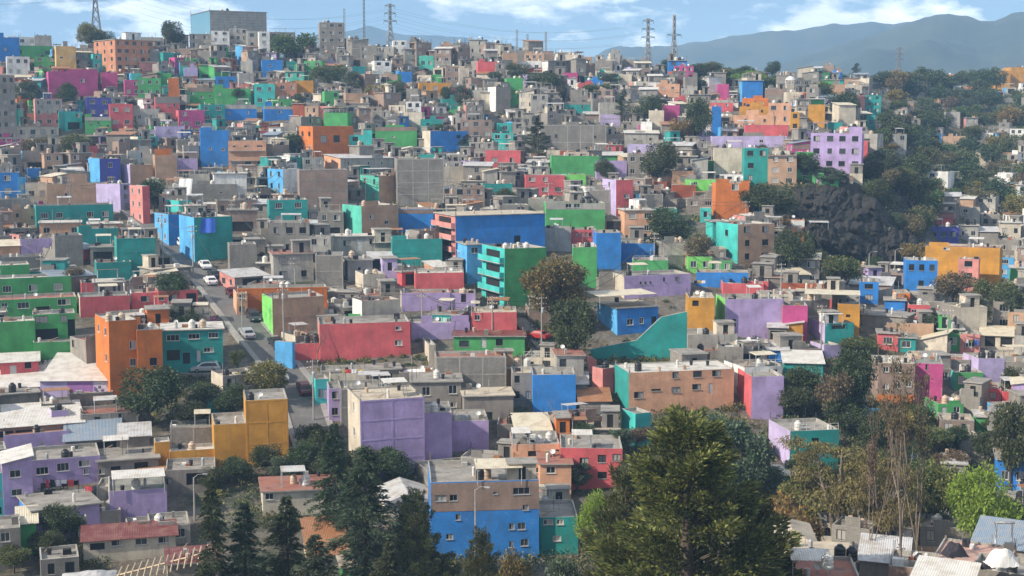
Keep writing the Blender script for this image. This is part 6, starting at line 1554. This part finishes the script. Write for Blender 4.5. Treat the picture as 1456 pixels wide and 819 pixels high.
# ------------------------------------------------------------------ poles, pylons
def pole(px, py, hpx, label, lamp=False, mat='pole_concrete', D=None):
    p = hit(px, py) if D is None else (*at(px, py, D)[:2], H(*at(px, py, D)[:2])); ht = hpx*p[1]/F if D is None else at(px, py-hpx, D)[2]-p[2]
    r = link('street_lamp' if lamp else 'utility_pole', None, None, p, rnd.uniform(-.5,.5))
    b = MB(); b.bar((0,0,-.8),(0,0,ht),.15,mat,8,.09); b.build('shaft', r)
    if lamp:
        b = MB(); b.tube([(0,0,ht-.1),(.5,0,ht+.35),(1.3,0,ht+.4)],[.05,.04,.04],mat,6); b.build('arm', r)
        b = MB(); b.box(1.1,1.7,-.14,.14,ht+.3,ht+.42,'steel'); b.build('lamp_head', r)
    else:
        for z in (ht-.4, ht-1.3):
            b = MB(); b.box(-.9,.9,-.05,.05,z,z+.1,'wood'); co = b.build('crossarm', r)
            for x in (-.8,-.3,.3,.8):
                i = MB(); i.lathe([(.05,0),(.07,.06),(.04,.14)],'lamp_clear',6,(x,0,z+.1)); i.build('insulator', co)
        if hpx > 70:
            b = MB(); b.lathe([(.24,0),(.26,.05),(.26,.75),(.2,.85)],'steel',10,(0,-.42,ht-2.6)); b.build('transformer', r)
    tag(r, label, 'street lamp' if lamp else 'pole', 'poles along streets and slopes'); return r, p, ht
PL = [pole(404,512,112,'utility pole standing beside the lime green street front'),pole(345,480,66,'utility pole at the kerb above the spreading tree'),pole(232,385,80,'utility pole on the kerb by bright blue street house'),pole(275,398,78,'utility pole before the teal street house'),
 pole(446,600,90,'utility pole beside the aqua gatehouse'),pole(770,512,92,'utility pole beside the red car and olive tree'),pole(1167,512,80,'dark pole standing before the lavender sunlit wall'),pole(1012,240,34,'thin pole near the cream blank house'),pole(1346,510,72,'pole behind the magenta blank house'),pole(1447,500,34,'pole by the pale canopy house')]
pole(277,742,64,'pale street lamp beside the wide dark garage bay', True); pole(1215,590,40,'street lamp among dark trees below the teal tin shed', True); pole(1235,396,36,'street lamp by the foot of the cliff', True); pole(1272,392,36,'street lamp on the ravine lane beyond the first', True); pole(676,760,64,'street lamp before the blue brick-topped house', True, D=150)
def cable(name, a, c, sag, label, r=.03):
    b = MB(); a, c = Vector(a), Vector(c); P = [a.lerp(c, k/14)-Vector((0,0,sag*4*(k/14)*(1-k/14))) for k in range(15)]; b.tube(P, [r]*15, 'iron', 4); tag(b.build(name), label, 'cable', 'overhead cables')
XP = [(160,296,44,'utility pole at the top of the climbing street'),(520,292,40,'utility pole beside the tan and mint house'),(640,300,44,'utility pole behind coral-balcony building'),(880,300,44,'utility pole before the lilac-sided coral house'),(600,470,60,'utility pole above the stepped purple house'),(830,470,66,'utility pole beside the canopied blue house'),
 (930,380,50,'utility pole above the long purple house'),(1110,430,56,'utility pole behind the lime-sided purple house'),(60,410,50,'utility pole behind the long green house'),(100,300,44,'utility pole beside the long teal house'),(420,420,54,'utility pole uphill of the tan and lime house'),(700,480,60,'utility pole by the low green house'),(1060,330,44,'utility pole beside tan and aqua house'),(780,300,40,'utility pole above the long green blank house'),(330,330,46,'utility pole beside teal street house roof'),(440,240,34,'utility pole above the brown brick block')]
XL = [pole(*q) for q in XP]
top = lambda q: (q[1][0], q[1][1], q[1][2]+q[2]-.3)
for i, j, lb in ((2,3,'cable sagging from blue street house pole to teal street house pole'),(3,1,'cable sagging down the street above parked cars'),(1,0,'cable sagging past the spreading tree to the lime green front'),(0,4,'cable sagging from the lime green front to the aqua gatehouse')): cable('overhead_cable', top(PL[i]), top(PL[j]), 1.2, lb)
SN = ['the street top','the tan and mint house','the coral balconies','the lilac-sided house','the stepped purple house','the canopied blue house','the long purple house','the lime-sided house','the long green house','the long teal house','the lime street front','the low green house','the aqua-fronted house','the long green wall','the teal street house','the brick block']
def near_chain():
    for i, j in ((0,9),(0,14),(14,15),(1,2),(1,15),(2,13),(13,3),(3,12),(4,10),(4,11),(11,5),(5,6),(6,7),(12,6),(8,9),(10,14)):
        for k, o in enumerate((-.6,.5)):
            a, c = Vector(top(XL[i])), Vector(top(XL[j])); cable('overhead_cable', a+Vector((o,0,-k*.8)), c+Vector((o,0,-k*.8)), 1.5, f"{'upper' if k == 0 else 'lower'} cable between poles by {SN[i]} and {SN[j]}", .045)
near_chain()
def pylon(px, ptop, pbase, D, label, arms=3, wide=1.0, mast=False):
    x, y, z0 = at(px, pbase, D); zt = at(px, ptop, D)[2]; z0 = H(x,y)-.5 if y < 850 else z0; ht = zt-z0
    r = link('antenna_mast' if mast else 'lattice_pylon', None, None, (x,y,z0), rnd.uniform(-.3,.3)); b = MB(); w0 = ht*.085*wide if not mast else .28; w1 = w0*.22 if not mast else .2; th = .17 if not mast else .06
    W_ = lambda f: w0+(w1-w0)*min(1,f/.62) if not mast else w0
    n = 9 if not mast else 14
    for sx in (-1,1):
        for sy in (-1,1):
            for k in range(n):
                f, g = k/n, (k+1)/n; b.bar((sx*W_(f),sy*W_(f),ht*f),(sx*W_(g),sy*W_(g),ht*g),th,'pylon_steel')
    for k in range(n):
        f, g = k/n, (k+1)/n
        for s in (-1,1):
            b.bar((-W_(f),s*W_(f),ht*f),(W_(g),s*W_(g),ht*g),th*.6,'pylon_steel'); b.bar((W_(f),s*W_(f),ht*f),(-W_(g),s*W_(g),ht*g),th*.6,'pylon_steel')
            b.bar((s*W_(f),-W_(f),ht*f),(s*W_(g),W_(g),ht*g),th*.6,'pylon_steel')
    b.build('lattice_tower', r)
    tips = []
    if not mast:
        for k in range(arms):
            z = ht*(.66+.3*k/max(1,arms-1)); hw = ht*.13*(1-.12*k); c = MB()
            for s in (-1,1):
                c.bar((0,0,z+.5),(s*hw,0,z),th*.7,'pylon_steel'); c.bar((0,0,z-.5),(s*hw,0,z),th*.7,'pylon_steel'); c.bar((s*hw,0,z),(s*hw,0,z-1.2),.08,'pylon_steel'); tips.append((x+s*hw,y,z0+z-1.2))
            c.build('crossarm', r)
    tag(r, label, 'antenna mast' if mast else 'pylon', 'steel towers on the ridge'); return tips
PY = [pylon(137,-45,52,520,'huge lattice pylon behind the olive ridge tree, its top out of sight',3,.9),pylon(555,5,60,540,'pylon with three wide crossarms before the distant snowy-looking peak'),pylon(921,26,88,560,'pylon with three crossarms over the green hilltop edge'),pylon(958,21,95,555,'narrow lattice pylon without wide arms beside its twin',1,.9),pylon(1277,67,128,640,'pylon standing on the wooded skyline')]
pylon(518,-8,62,530,'slim tall antenna mast on the ridge reaching above the sky edge',0,1,True); pylon(490,12,60,520,'thin short antenna mast beside ridge tower block',0,1,True)
for px, t_, lb in ((735,42,'thin steel mast on the ridge, first of three'),(750,48,'thin steel mast on the ridge, middle of three'),(776,45,'thin steel mast on the ridge near grey house')): pylon(px,t_,80,540,lb,0,1,True)
for k in range(0,6,1):
    if k < len(PY[1]) and k < len(PY[2]): cable('power_line', PY[1][k], PY[2][k], 6, 'power line slung along the ridge between two three-armed pylons', .028)
for k in range(6): cable('power_line', PY[0][k], (PY[0][k][0]-260, PY[0][k][1]+20, PY[0][k][2]+8), 5, 'power line leaving the huge lattice pylon', .028); cable('power_line', PY[0][k], PY[1][k], 9, 'power line between huge lattice pylon and pylon by the peak', .028)
# ------------------------------------------------------------------ odd things
r = link('timber_roof_frame', None, None, at(238,800,150)); ax = Vector((1,.25,.20)).normalized()
L0 = 11.0
for s, nm in ((0,'ridge_beam'),(1,'post')):
    if nm == 'ridge_beam':
        b = MB(); b.bar(ax*(-L0/2),ax*(L0/2),.11,'pale_wood'); b.build(nm, r)
    else:
        for u in (-.45,0,.45): b = MB(); q = ax*(L0*u); b.bar(q,q+Vector((0,0,-4.5)),.09,'pale_wood'); b.build(nm, r)
for k in range(15):
    q = ax*(-L0/2+L0*(k+.3)/15)
    for s in (-1,1): b = MB(); b.bar(q+Vector((0,0,.1)),q+Vector((.35*s,-2.6*s,.15 if s < 0 else -.35)),.07,'pale_wood'); b.build('rafter', r)
tag(r, 'bare pale timber roof frame with rafters standing over a yard', 'roof frame')
def tarp(name, px, py, D, w, d, h, mat, label, rz=0, seed=1):
    rs = random.Random(seed); b = MB(); n, m = 12, 8; z = lambda u, v: h*(math.sin(u*PI)**.6*math.sin(v*PI)**.6)*(1+.25*math.sin(u*9+seed)*math.sin(v*7))+rs.uniform(-.05,.05)
    G = [[(w*(i/n-.5), d*(j/m-.5), z(i/n,j/m)) for i in range(n+1)] for j in range(m+1)]
    i0 = len(b.v)
    for row in G: b.v.extend(row)
    for j in range(m):
        for i in range(n):
            q = i0+j*(n+1)+i; b.f.append((q,q+1,q+n+2,q+n+1)); b.m.append(mat); b.uv.extend(((0,0),)*4)
    o = b.build(name, None, at(px,py,D) if D else hit(px,py)); o.rotation_euler.z = rz; return tag(o, label, 'tarpaulin')
tarp('tarpaulin',1357,789,118,2.0,1.6,1.1,'shade_dark','dark crumpled tarpaulin bundle on the near pink terrace',.2,2); tarp('tarpaulin',1425,802,114,2.6,1.8,1.35,'shade_white','big white wrapped bundle on the near terrace',.1,3); tarp('tarpaulin',1402,806,115,1.3,1.2,.8,'shade_dark','small dark bundle beside the big white bundle',.1,4)
tarp('tarpaulin',124,826,140,5.5,6,.7,'t_gal','pale grey sheet roofing sagging beside the red tin-roofed cream house',.2,5)
def drape(px0, py0, px1, py1, D, hm, mat, label, seed=0, lean=1.0):
    if isinstance(D, tuple): D = hit(*D)[1]-1.2
    a, c = Vector(at(px0,py0,D)), Vector(at(px1,py1,D)); b = MB(); n = 10; P = []
    for j in range(5):
        for i in range(n+1):
            u = i/n; p = a.lerp(c,u)+Vector((0,-lean*j/4+.12*math.sin(u*12+seed),-hm*j/4)); P.append(tuple(p))
    b.v.extend(P)
    for j in range(4):
        for i in range(n): q = j*(n+1)+i; b.f.append((q,q+1,q+n+2,q+n+1)); b.m.append(mat); b.uv.extend(((0,0),)*4)
    tag(b.build('hanging_sheet'), label, 'sheet')
drape(255,254,274,254,(262,298),6.5,'shade_white','tall white plastic sheeting hanging beside the white-roofed house',1,4); drape(280,311,306,310,(304,371),2.9,'shade_blue','deep blue tarpaulin hung on the teal street house',2,.3); drape(617,528,637,528,216,2.0,'shade_blue','small blue tarpaulin over the pale rooftop',3,.8); drape(574,526,614,523,218,1.6,'shade_white','crumpled cream sheet spread over a rooftop',4,2.2)
def laundry(px0, px1, py, D, label, seed):
    rs = random.Random(seed); a, c = Vector(at(px0,py,D)), Vector(at(px1,py,D)); r = link('laundry_line', None, None, tuple(a)); c -= a; a = Vector((0,0,0))
    for q in (a,c): b = MB(); b.bar(q+Vector((0,0,.15)),q-Vector((0,0,1.9)),.03,'iron'); b.build('post', r)
    b = MB(); b.tube([a,(a+c)/2-Vector((0,0,.12)),c],[.012]*3,'iron',4); b.build('rope', r)
    x = .25
    while x < c.x-.6:
        w = rs.uniform(.35,.9); h = rs.uniform(.5,1.1); b = MB(); P = [(x+w*i/4, .03*math.sin(i*2+x)-.02*j, c.z*(x/c.x)-.1-h*j/2) for j in range(3) for i in range(5)]; b.v.extend(P); mt = rs.choice(('cloth_red','cloth_blue','cloth_white','cloth_white','cloth_yellow','shade_dark'))
        for j in range(2):
            for i in range(4): q = j*5+i; b.f.append((q,q+1,q+6,q+5)); b.m.append(mt); b.uv.extend(((0,0),)*4)
        b.build('garment', r); x += w+rs.uniform(.05,.3)
    tag(r, label, 'laundry line', 'laundry lines on the terraces')
for i, (a, c, y, D, lb) in enumerate(((800,862,630,199,'washing hung along the top of the coral eight-window house'),(62,112,681,176,'washing hung over the long purple house terrace'),(118,140,690,175,'short washing line beside the long purple house terrace'),(172,225,690,178,'washing under the patched tin canopy'),(1372,1392,482,236,'washing by the salmon house'),(1366,1398,550,216,'washing hung below the aqua-sided green house'),(475,515,524,216,'pale washing above the rooftop parapet'),(985,1008,398,262,'washing on the terrace beside the long purple house'))): laundry(a, c, y, D, lb, i)
# mural panels on the long hall, kept plain shapes
hh = next(h for h in HOUSES if h['label'].startswith('long low hall'))
if hh.get('root'):
    W, T = hh['W'], hh['T']
    for f0, f1, mt in ((.37,.72,'mural_violet'),(.74,.99,'mural_pale')): b = MB(); b.box(-W/2+W*f0,-W/2+W*f1,-.02,-.002,.1,T-.15,mt); b.build('mural', hh['root'])
    b = MB(); rs = random.Random(4)
    for k in range(14):
        x = -W/2+W*rs.uniform(.75,.97); z = T*rs.uniform(.15,.75); b.box(x-.25,x+.25*rs.random(),-.026,-.0205-.0003*k,z,z+rs.uniform(.2,.5),'mural_ink' if k%2 else 'mural_violet')
    b.build('mural_figure', hh['root'])
def frame3(px, py, D, w, h, label):
    r = link('steel_frame', None, None, at(px,py,D))
    for s in (-1,1): b = MB(); b.bar((s*w/2,0,-1.5),(s*w/2,0,h),.10,'frame_white'); b.build('post', r)
    b = MB(); b.bar((-w/2-.2,0,h),(w/2+.2,0,h),.12,'frame_white'); b.build('beam', r); tag(r, label, 'steel frame')
frame3(1427,770,128,1.5,1.8,'white steel goalpost-like frame over the near blue-grey roof')
for i, (px, py, lb) in enumerate(((1194,794,'dark ribbed water tank on the beige near roof'),(1211,797,'dark ribbed water tank beside its twin on the beige near roof'),(1176,808,'pale water tank on the near terracotta terrace'))):
    o = tank('tank_black' if i < 2 else 'tank_white'); D = 121 if i < 2 else 112; o.location = at(px, py, D); o.scale = (.95,)*3; tag(o, lb, 'water tank', 'water tanks on the flat roofs')
def church(px, py, hpx):
    p = hit(px, py); m = p[1]/F; T = hpx*m; r = link('bell_tower', None, None, p, .1); b = MB(); b.box(-1.4,1.4,0,2.8,-3,T*.5,'cr'); b.build('wall', r)
    b = MB()
    for sx in (-1,1):
        for sy in (0,1): b.box(sx*1.1-.25,sx*1.1+.25,.1+sy*2.2,.5+sy*2.2,T*.5+.002,T*.72,'wh')
    b.build('belfry', r); b = MB(); b.lathe([(1.8,0),(1.75,.15),(1.3,.7),(.7,1.15),(.15,1.35)],'wh',12,(0,1.4,T*.72+.002)); b.build('dome', r); b = MB(); b.box(-.06,.06,1.34,1.46,T*.72+1.3,T*.72+2.6,'iron'); b.box(-.4,.4,1.35,1.45,T*.72+1.9,T*.72+2.02,'iron'); b.build('cross', r); tag(r, 'small cream bell tower with white dome and cross', 'bell tower')
church(1125,142,38)
# ------------------------------------------------------------------ mountains
def vnoise(seed):
    rs = np.random.RandomState(seed); g = rs.rand(64,64)
    def f(x, y):
        xi, yi = np.floor(x).astype(int), np.floor(y).astype(int); u, v = x-xi, y-yi; u, v = u*u*(3-2*u), v*v*(3-2*v)
        q = lambda a, b: g[b%64, a%64]
        return (q(xi,yi)*(1-u)+q(xi+1,yi)*u)*(1-v)+(q(xi,yi+1)*(1-u)+q(xi+1,yi+1)*u)*v
    return f
def mountain(prof, D, depth, label, seed, rough):
    f = vnoise(seed); px = np.linspace(prof[0][0], prof[-1][0], 260); hy = np.interp(px, [p[0] for p in prof], [p[1] for p in prof]); nv = 46
    V = []
    for j in range(nv):
        t = j/(nv-1)*2-1        # -1 front foot .. 0 crest .. 1 back
        for i in range(len(px)):
            Y = D+t*depth; x, _, zc = at(px[i], hy[i], D); X = x*(1+t*depth/D)
            s = (1-abs(t))**.9; n = sum(.5**o*(f(np.array(X/D*14*2**o+7), np.array(Y/D*14*2**o))-.5) for o in range(5))
            n2 = sum(.5**o*(f(np.array(X/D*60*2**o+3), np.array(Y/D*9*2**o))-.5) for o in range(3))
            z = -60+(zc+60)*s+float(n)*rough*D*(.25+.75*(1-s))*(1 if t < -.04 else .15)+float(n2)*D*.0022
            V.append((float(X), float(Y), z))
    w = len(px); Fc = [(j*w+i, j*w+i+1, (j+1)*w+i+1, (j+1)*w+i) for j in range(nv-1) for i in range(w-1)]
    me = bpy.data.meshes.new('mountain'); me.from_pydata(V, [], Fc); me.polygons.foreach_set('use_smooth', [True]*len(Fc)); me.materials.append(M['mountain'])
    tag(link('mountain', me), label, None, None, 'structure')
m, nt, N, L, b = newmat('mountain'); b.inputs['Roughness'].default_value = 1
g = N.new('ShaderNodeNewGeometry').outputs['Position']; r1 = ramp(N, ((.4,0),(.6,1))); L.new(noise(N, L, g, .004, 8, .7), r1.inputs[0]); L.new(mixc(N, L, r1.outputs[0], (.03,.042,.024), (.065,.07,.04)), b.inputs['Base Color']); M['mountain'] = m
mountain([(860,118),(1000,112),(1100,92),(1150,76),(1200,60),(1240,46),(1265,40),(1285,34),(1305,27),(1330,19),(1350,17),(1372,20),(1395,25),(1415,24),(1440,14),(1470,10),(1560,4),(1700,-10)],2400,800,'blue wooded mountain range beyond the town',2,.05)
mountain([(780,90),(880,70),(950,66),(1000,60),(1050,53),(1100,44),(1140,39),(1180,31),(1215,30),(1245,29),(1270,30),(1290,28),(1310,32),(1340,38),(1500,60)],3150,650,'paler farther mountain ridge',3,.03)
mountain([(380,70),(440,50),(480,41),(505,37),(520,31),(535,33),(556,41),(590,45),(640,48),(700,58),(760,70)],3800,550,'pale distant peak beyond the ridge',4,.02)
# ------------------------------------------------------------------ air, sky, sun
bm = MB(); bm.v = [(x,y,z) for z in (-75,330) for x, y in ((-3600,-800),(3600,-800),(3600,4600),(-3600,4600))]; bm.f = [(3,2,1,0),(4,5,6,7),(0,1,5,4),(1,2,6,5),(2,3,7,6),(3,0,4,7)]
me = bpy.data.meshes.new('haze'); me.from_pydata(bm.v, [], bm.f)
m = bpy.data.materials.new('haze'); m.use_nodes = True; nt = m.node_tree; nt.nodes.clear(); o = nt.nodes.new('ShaderNodeOutputMaterial'); v = nt.nodes.new('ShaderNodeVolumePrincipled')
v.inputs['Color'].default_value = HAZE_COL; v.inputs['Density'].default_value = HAZE_D; v.inputs['Anisotropy'].default_value = HAZE_G; nt.links.new(v.outputs[0], o.inputs['Volume']); me.materials.append(m)
tag(link('haze', me), 'thin pale blue haze over town and mountains', None, None, 'stuff')
sd = Vector(SUN).normalized(); el = math.asin(sd.z); azm = math.atan2(sd.x, sd.y)
w = bpy.data.worlds.new('World'); S.world = w; w.use_nodes = True; nt = w.node_tree; N = nt.nodes; L = nt.links; bg = N['Background']
sky = N.new('ShaderNodeTexSky'); sky.sky_type = 'NISHITA'; sky.sun_disc = False; sky.sun_elevation = el; sky.sun_rotation = azm; sky.altitude = 2300; sky.air_density = 1.0; sky.dust_density = .4; sky.ozone_density = 2.0
tc = N.new('ShaderNodeTexCoord'); vec = tc.outputs['Generated']
# clouds: a noise over the directions of the sky
sx = N.new('ShaderNodeSeparateXYZ'); L.new(vec, sx.inputs[0])
cb = N.new('ShaderNodeCombineXYZ'); dv = N.new('ShaderNodeMath'); dv.operation = 'ARCTAN2'; L.new(sx.outputs[0], dv.inputs[0]); L.new(sx.outputs[1], dv.inputs[1])
L.new(dv.outputs[0], cb.inputs[0]); ml = N.new('ShaderNodeMath'); ml.operation = 'MULTIPLY'; ml.inputs[1].default_value = 2.6; L.new(sx.outputs[2], ml.inputs[0]); L.new(ml.outputs[0], cb.inputs[1]); cb.inputs[2].default_value = CLOUD_SEED
n1 = noise(N, L, cb.outputs[0], 6.5, 9, .58); n2 = noise(N, L, cb.outputs[0], 15, 6, .6)
# thicker low on the sunny-away side, as banks of cumulus
r = ramp(N, ((.50,0),(.57,1))); L.new(n1, r.inputs[0])
sh = ramp(N, ((.35,.50),(.62,1.0))); L.new(n2, sh.inputs[0])
cc = mixc(N, L, sh.outputs[0], (5,5.6,6.4), CLOUD)
mx = mixc(N, L, r.outputs[0], sky.outputs[0], cc)
L.new(mx, bg.inputs['Color']); bg.inputs['Strength'].default_value = SKY
ld = bpy.data.lights.new('sun', 'SUN'); ld.energy = SUNE; ld.angle = math.radians(.53); ld.color = (1,.90,.75); lo = bpy.data.objects.new('sun', ld); COL.objects.link(lo); lo.rotation_euler = (-sd).to_track_quat('-Z','Y').to_euler()
S.view_settings.view_transform = 'Standard'; S.view_settings.look = 'None'; S.view_settings.exposure = EXPO; S.view_settings.gamma = 1
S.render.engine = 'CYCLES'; S.cycles.use_denoising = True; S.cycles.denoiser = 'OPENIMAGEDENOISE'; S.cycles.max_bounces = 6; S.cycles.diffuse_bounces = 3; S.cycles.transmission_bounces = 4; S.cycles.volume_bounces = 1; S.cycles.transparent_max_bounces = 6
# ------------------------------------------------------------------ labels
def nwords(s): return len([w for w in s.split() if any(c.isalnum() for c in w)])
seen = {}
ANCH = [(h, h['anchor']) for h in HOUSES if h.get('anchor') and h.get('solo')]
def mid(b): return ((b[0]+b[1])/2, (b[2]+b[3])/2)
def rel(b, a):
    (x, y), (u, v) = mid(b), mid(a); dx, dy = x-u, y-v; hw, hh = (a[1]-a[0])/2, (a[3]-a[2])/2
    if abs(dx) <= hw*.9: return 'above' if dy < 0 else 'below'
    if abs(dy) <= hh*1.2: return 'left of' if dx < 0 else 'right of'
    return ('up and left of' if dx < 0 else 'up and right of') if dy < 0 else ('down and left of' if dx < 0 else 'down and right of')
def near_anchors(b, skip=None, n=14):
    x, y = mid(b); q = []
    for h, nm in ANCH:
        if h is skip: continue
        u, v = mid(h['px']); q.append((math.hypot((x-u)*.8, (y-v)*1.3)-.3*(h['px'][1]-h['px'][0]), nm, h))
    q.sort(key=lambda t: t[0]); return q[:n]
def settle(base, extras, b, skip=None, most=15):
    A = near_anchors(b, skip); opts = []
    for _, nm, h in A[:3]: opts.append(f"{base} {rel(b,h['px'])} {nm}")
    for e in extras: opts.append(f"{base} {e} {rel(b,A[0][2]['px'])} {A[0][1]}")
    for i in range(len(A)):
        for j in range(i+1, len(A)): opts.append(f"{base} {rel(b,A[i][2]['px'])} {A[i][1]}, {rel(b,A[j][2]['px'])} {A[j][1]}")
    for e in extras:
        for i in range(1, len(A)): opts.append(f"{base} {e} {rel(b,A[i][2]['px'])} {A[i][1]}")
    for o in opts:
        if nwords(o) <= 16 and o.lower() not in seen: seen[o.lower()] = 1; return o
    return None
NUM = ['no','one','two','three','four','five','six','seven','eight','nine','ten']
clash = []
for h in HOUSES:
    if not h.get('solo'): continue
    k = h['kind']; o = h['root']; o['category'] = k.replace('_', ' ')
    if k == 'yard_wall': o['kind'] = 'thing'
    lb = h['label']
    if lb and lb.lower() not in seen and nwords(lb) >= 4: seen[lb.lower()] = 1; o['label'] = lb; h['short'] = lb; continue
    n = len([w for w in h['ops'] if len(w) < 5 or w[4] == 'w']); sz = 'tall' if h['T'] > 5.8 else 'wide low' if h['W'] > 7.5 and h['T'] < 3.2 else 'small' if h['W'] < 5.6 else ''
    base = f"{sz} {CN.get(h['front'],'grey')} {k.replace('_',' ')}".strip()
    ex = [f"with {NUM[min(n,10)]} window{'s' if n != 1 else ''}" if n else 'without windows']
    if h['roof'] in ('shed','side'): ex.append('with tilted tin roof')
    if any(e[0] == 'cas' for e in h['ext']): ex.append('with a rooftop room')
    if any(e[0] == 'can' for e in h['ext']): ex.append('with a roof canopy')
    if h.get('made'): base = 'painted yard wall'
    l2 = settle(base, ex, h['px'], h)
    if l2 is None: l2 = base+' in the packed rows'; clash.append(l2)
    o['label'] = l2; h['short'] = l2
CT_ = {'house':'houses stacked up the hillside','shed':'tin roofed sheds','yard_wall':'painted yard walls','apartment_block':'apartment blocks'}
for h in HOUSES:
    if h.get('solo') and h['kind'] in CT_: h['root']['group'] = CT_[h['kind']]
perh = {}
for o, kind, h, q in TANKOBJ: perh.setdefault(id(h), []).append((o, kind, h, q))
for L_ in perh.values():
    for o, kind, h, q in L_:
        c = {'tank_black':'black','tank_white':'white','tank_tan':'tan'}[kind]; same = sorted([t for t in L_ if t[1] == kind], key=lambda t: t[3][0]); pos = ''
        if len(same) > 1: pos = 'left ' if same[0][0] is o else 'right ' if same[-1][0] is o else 'middle '
        if h.get('anchor'): lb = f"{pos}{c} water tank on the roof of {h['anchor']}"
        else:
            lb = f"{pos}{c} water tank on the {h['short']}"
            if nwords(lb) > 16: lb = None
        if lb is None or lb.lower() in seen: lb = settle(f"{pos}{c} rooftop water tank", [], (q[0]-3,q[0]+3,q[1]-6,q[1]))
        if lb is None: lb = f"{c} rooftop water tank in the packed rows"
        seen[lb.lower()] = 1; o['label'] = lb
for t in TREES:
    o = t['o']; d = t['desc']
    if not d or d.lower() in seen:
        d = settle(t.get('kd','tree'), ['with a broad crown' if t['px'][1]-t['px'][0] > t['px'][3]-t['px'][2] else 'with a tall crown'], t['px']) or 'tree standing in the crowded wood on the far slope'
    seen[d.lower()] = 1; o['label'] = d
    o['group'] = 'trees in the wood on the far slope' if t['px'][0] > 1225 and t['px'][3] < 350 else 'trees between the houses'
# prototypes never placed
for k, v in PROTO.items():
    if not v[3]:
        for c in KIDS[v[0].name]: bpy.data.objects.remove(c)
        bpy.data.objects.remove(v[0])
for k, (o, used) in TK.items():
    if not used[0]: 
        for c in KIDS[o.name]: bpy.data.objects.remove(c)
        bpy.data.objects.remove(o)
print('label clashes', len(clash), 'objects', len(bpy.data.objects), 'tanks', len(TANKOBJ), 'trees', len(TREES))
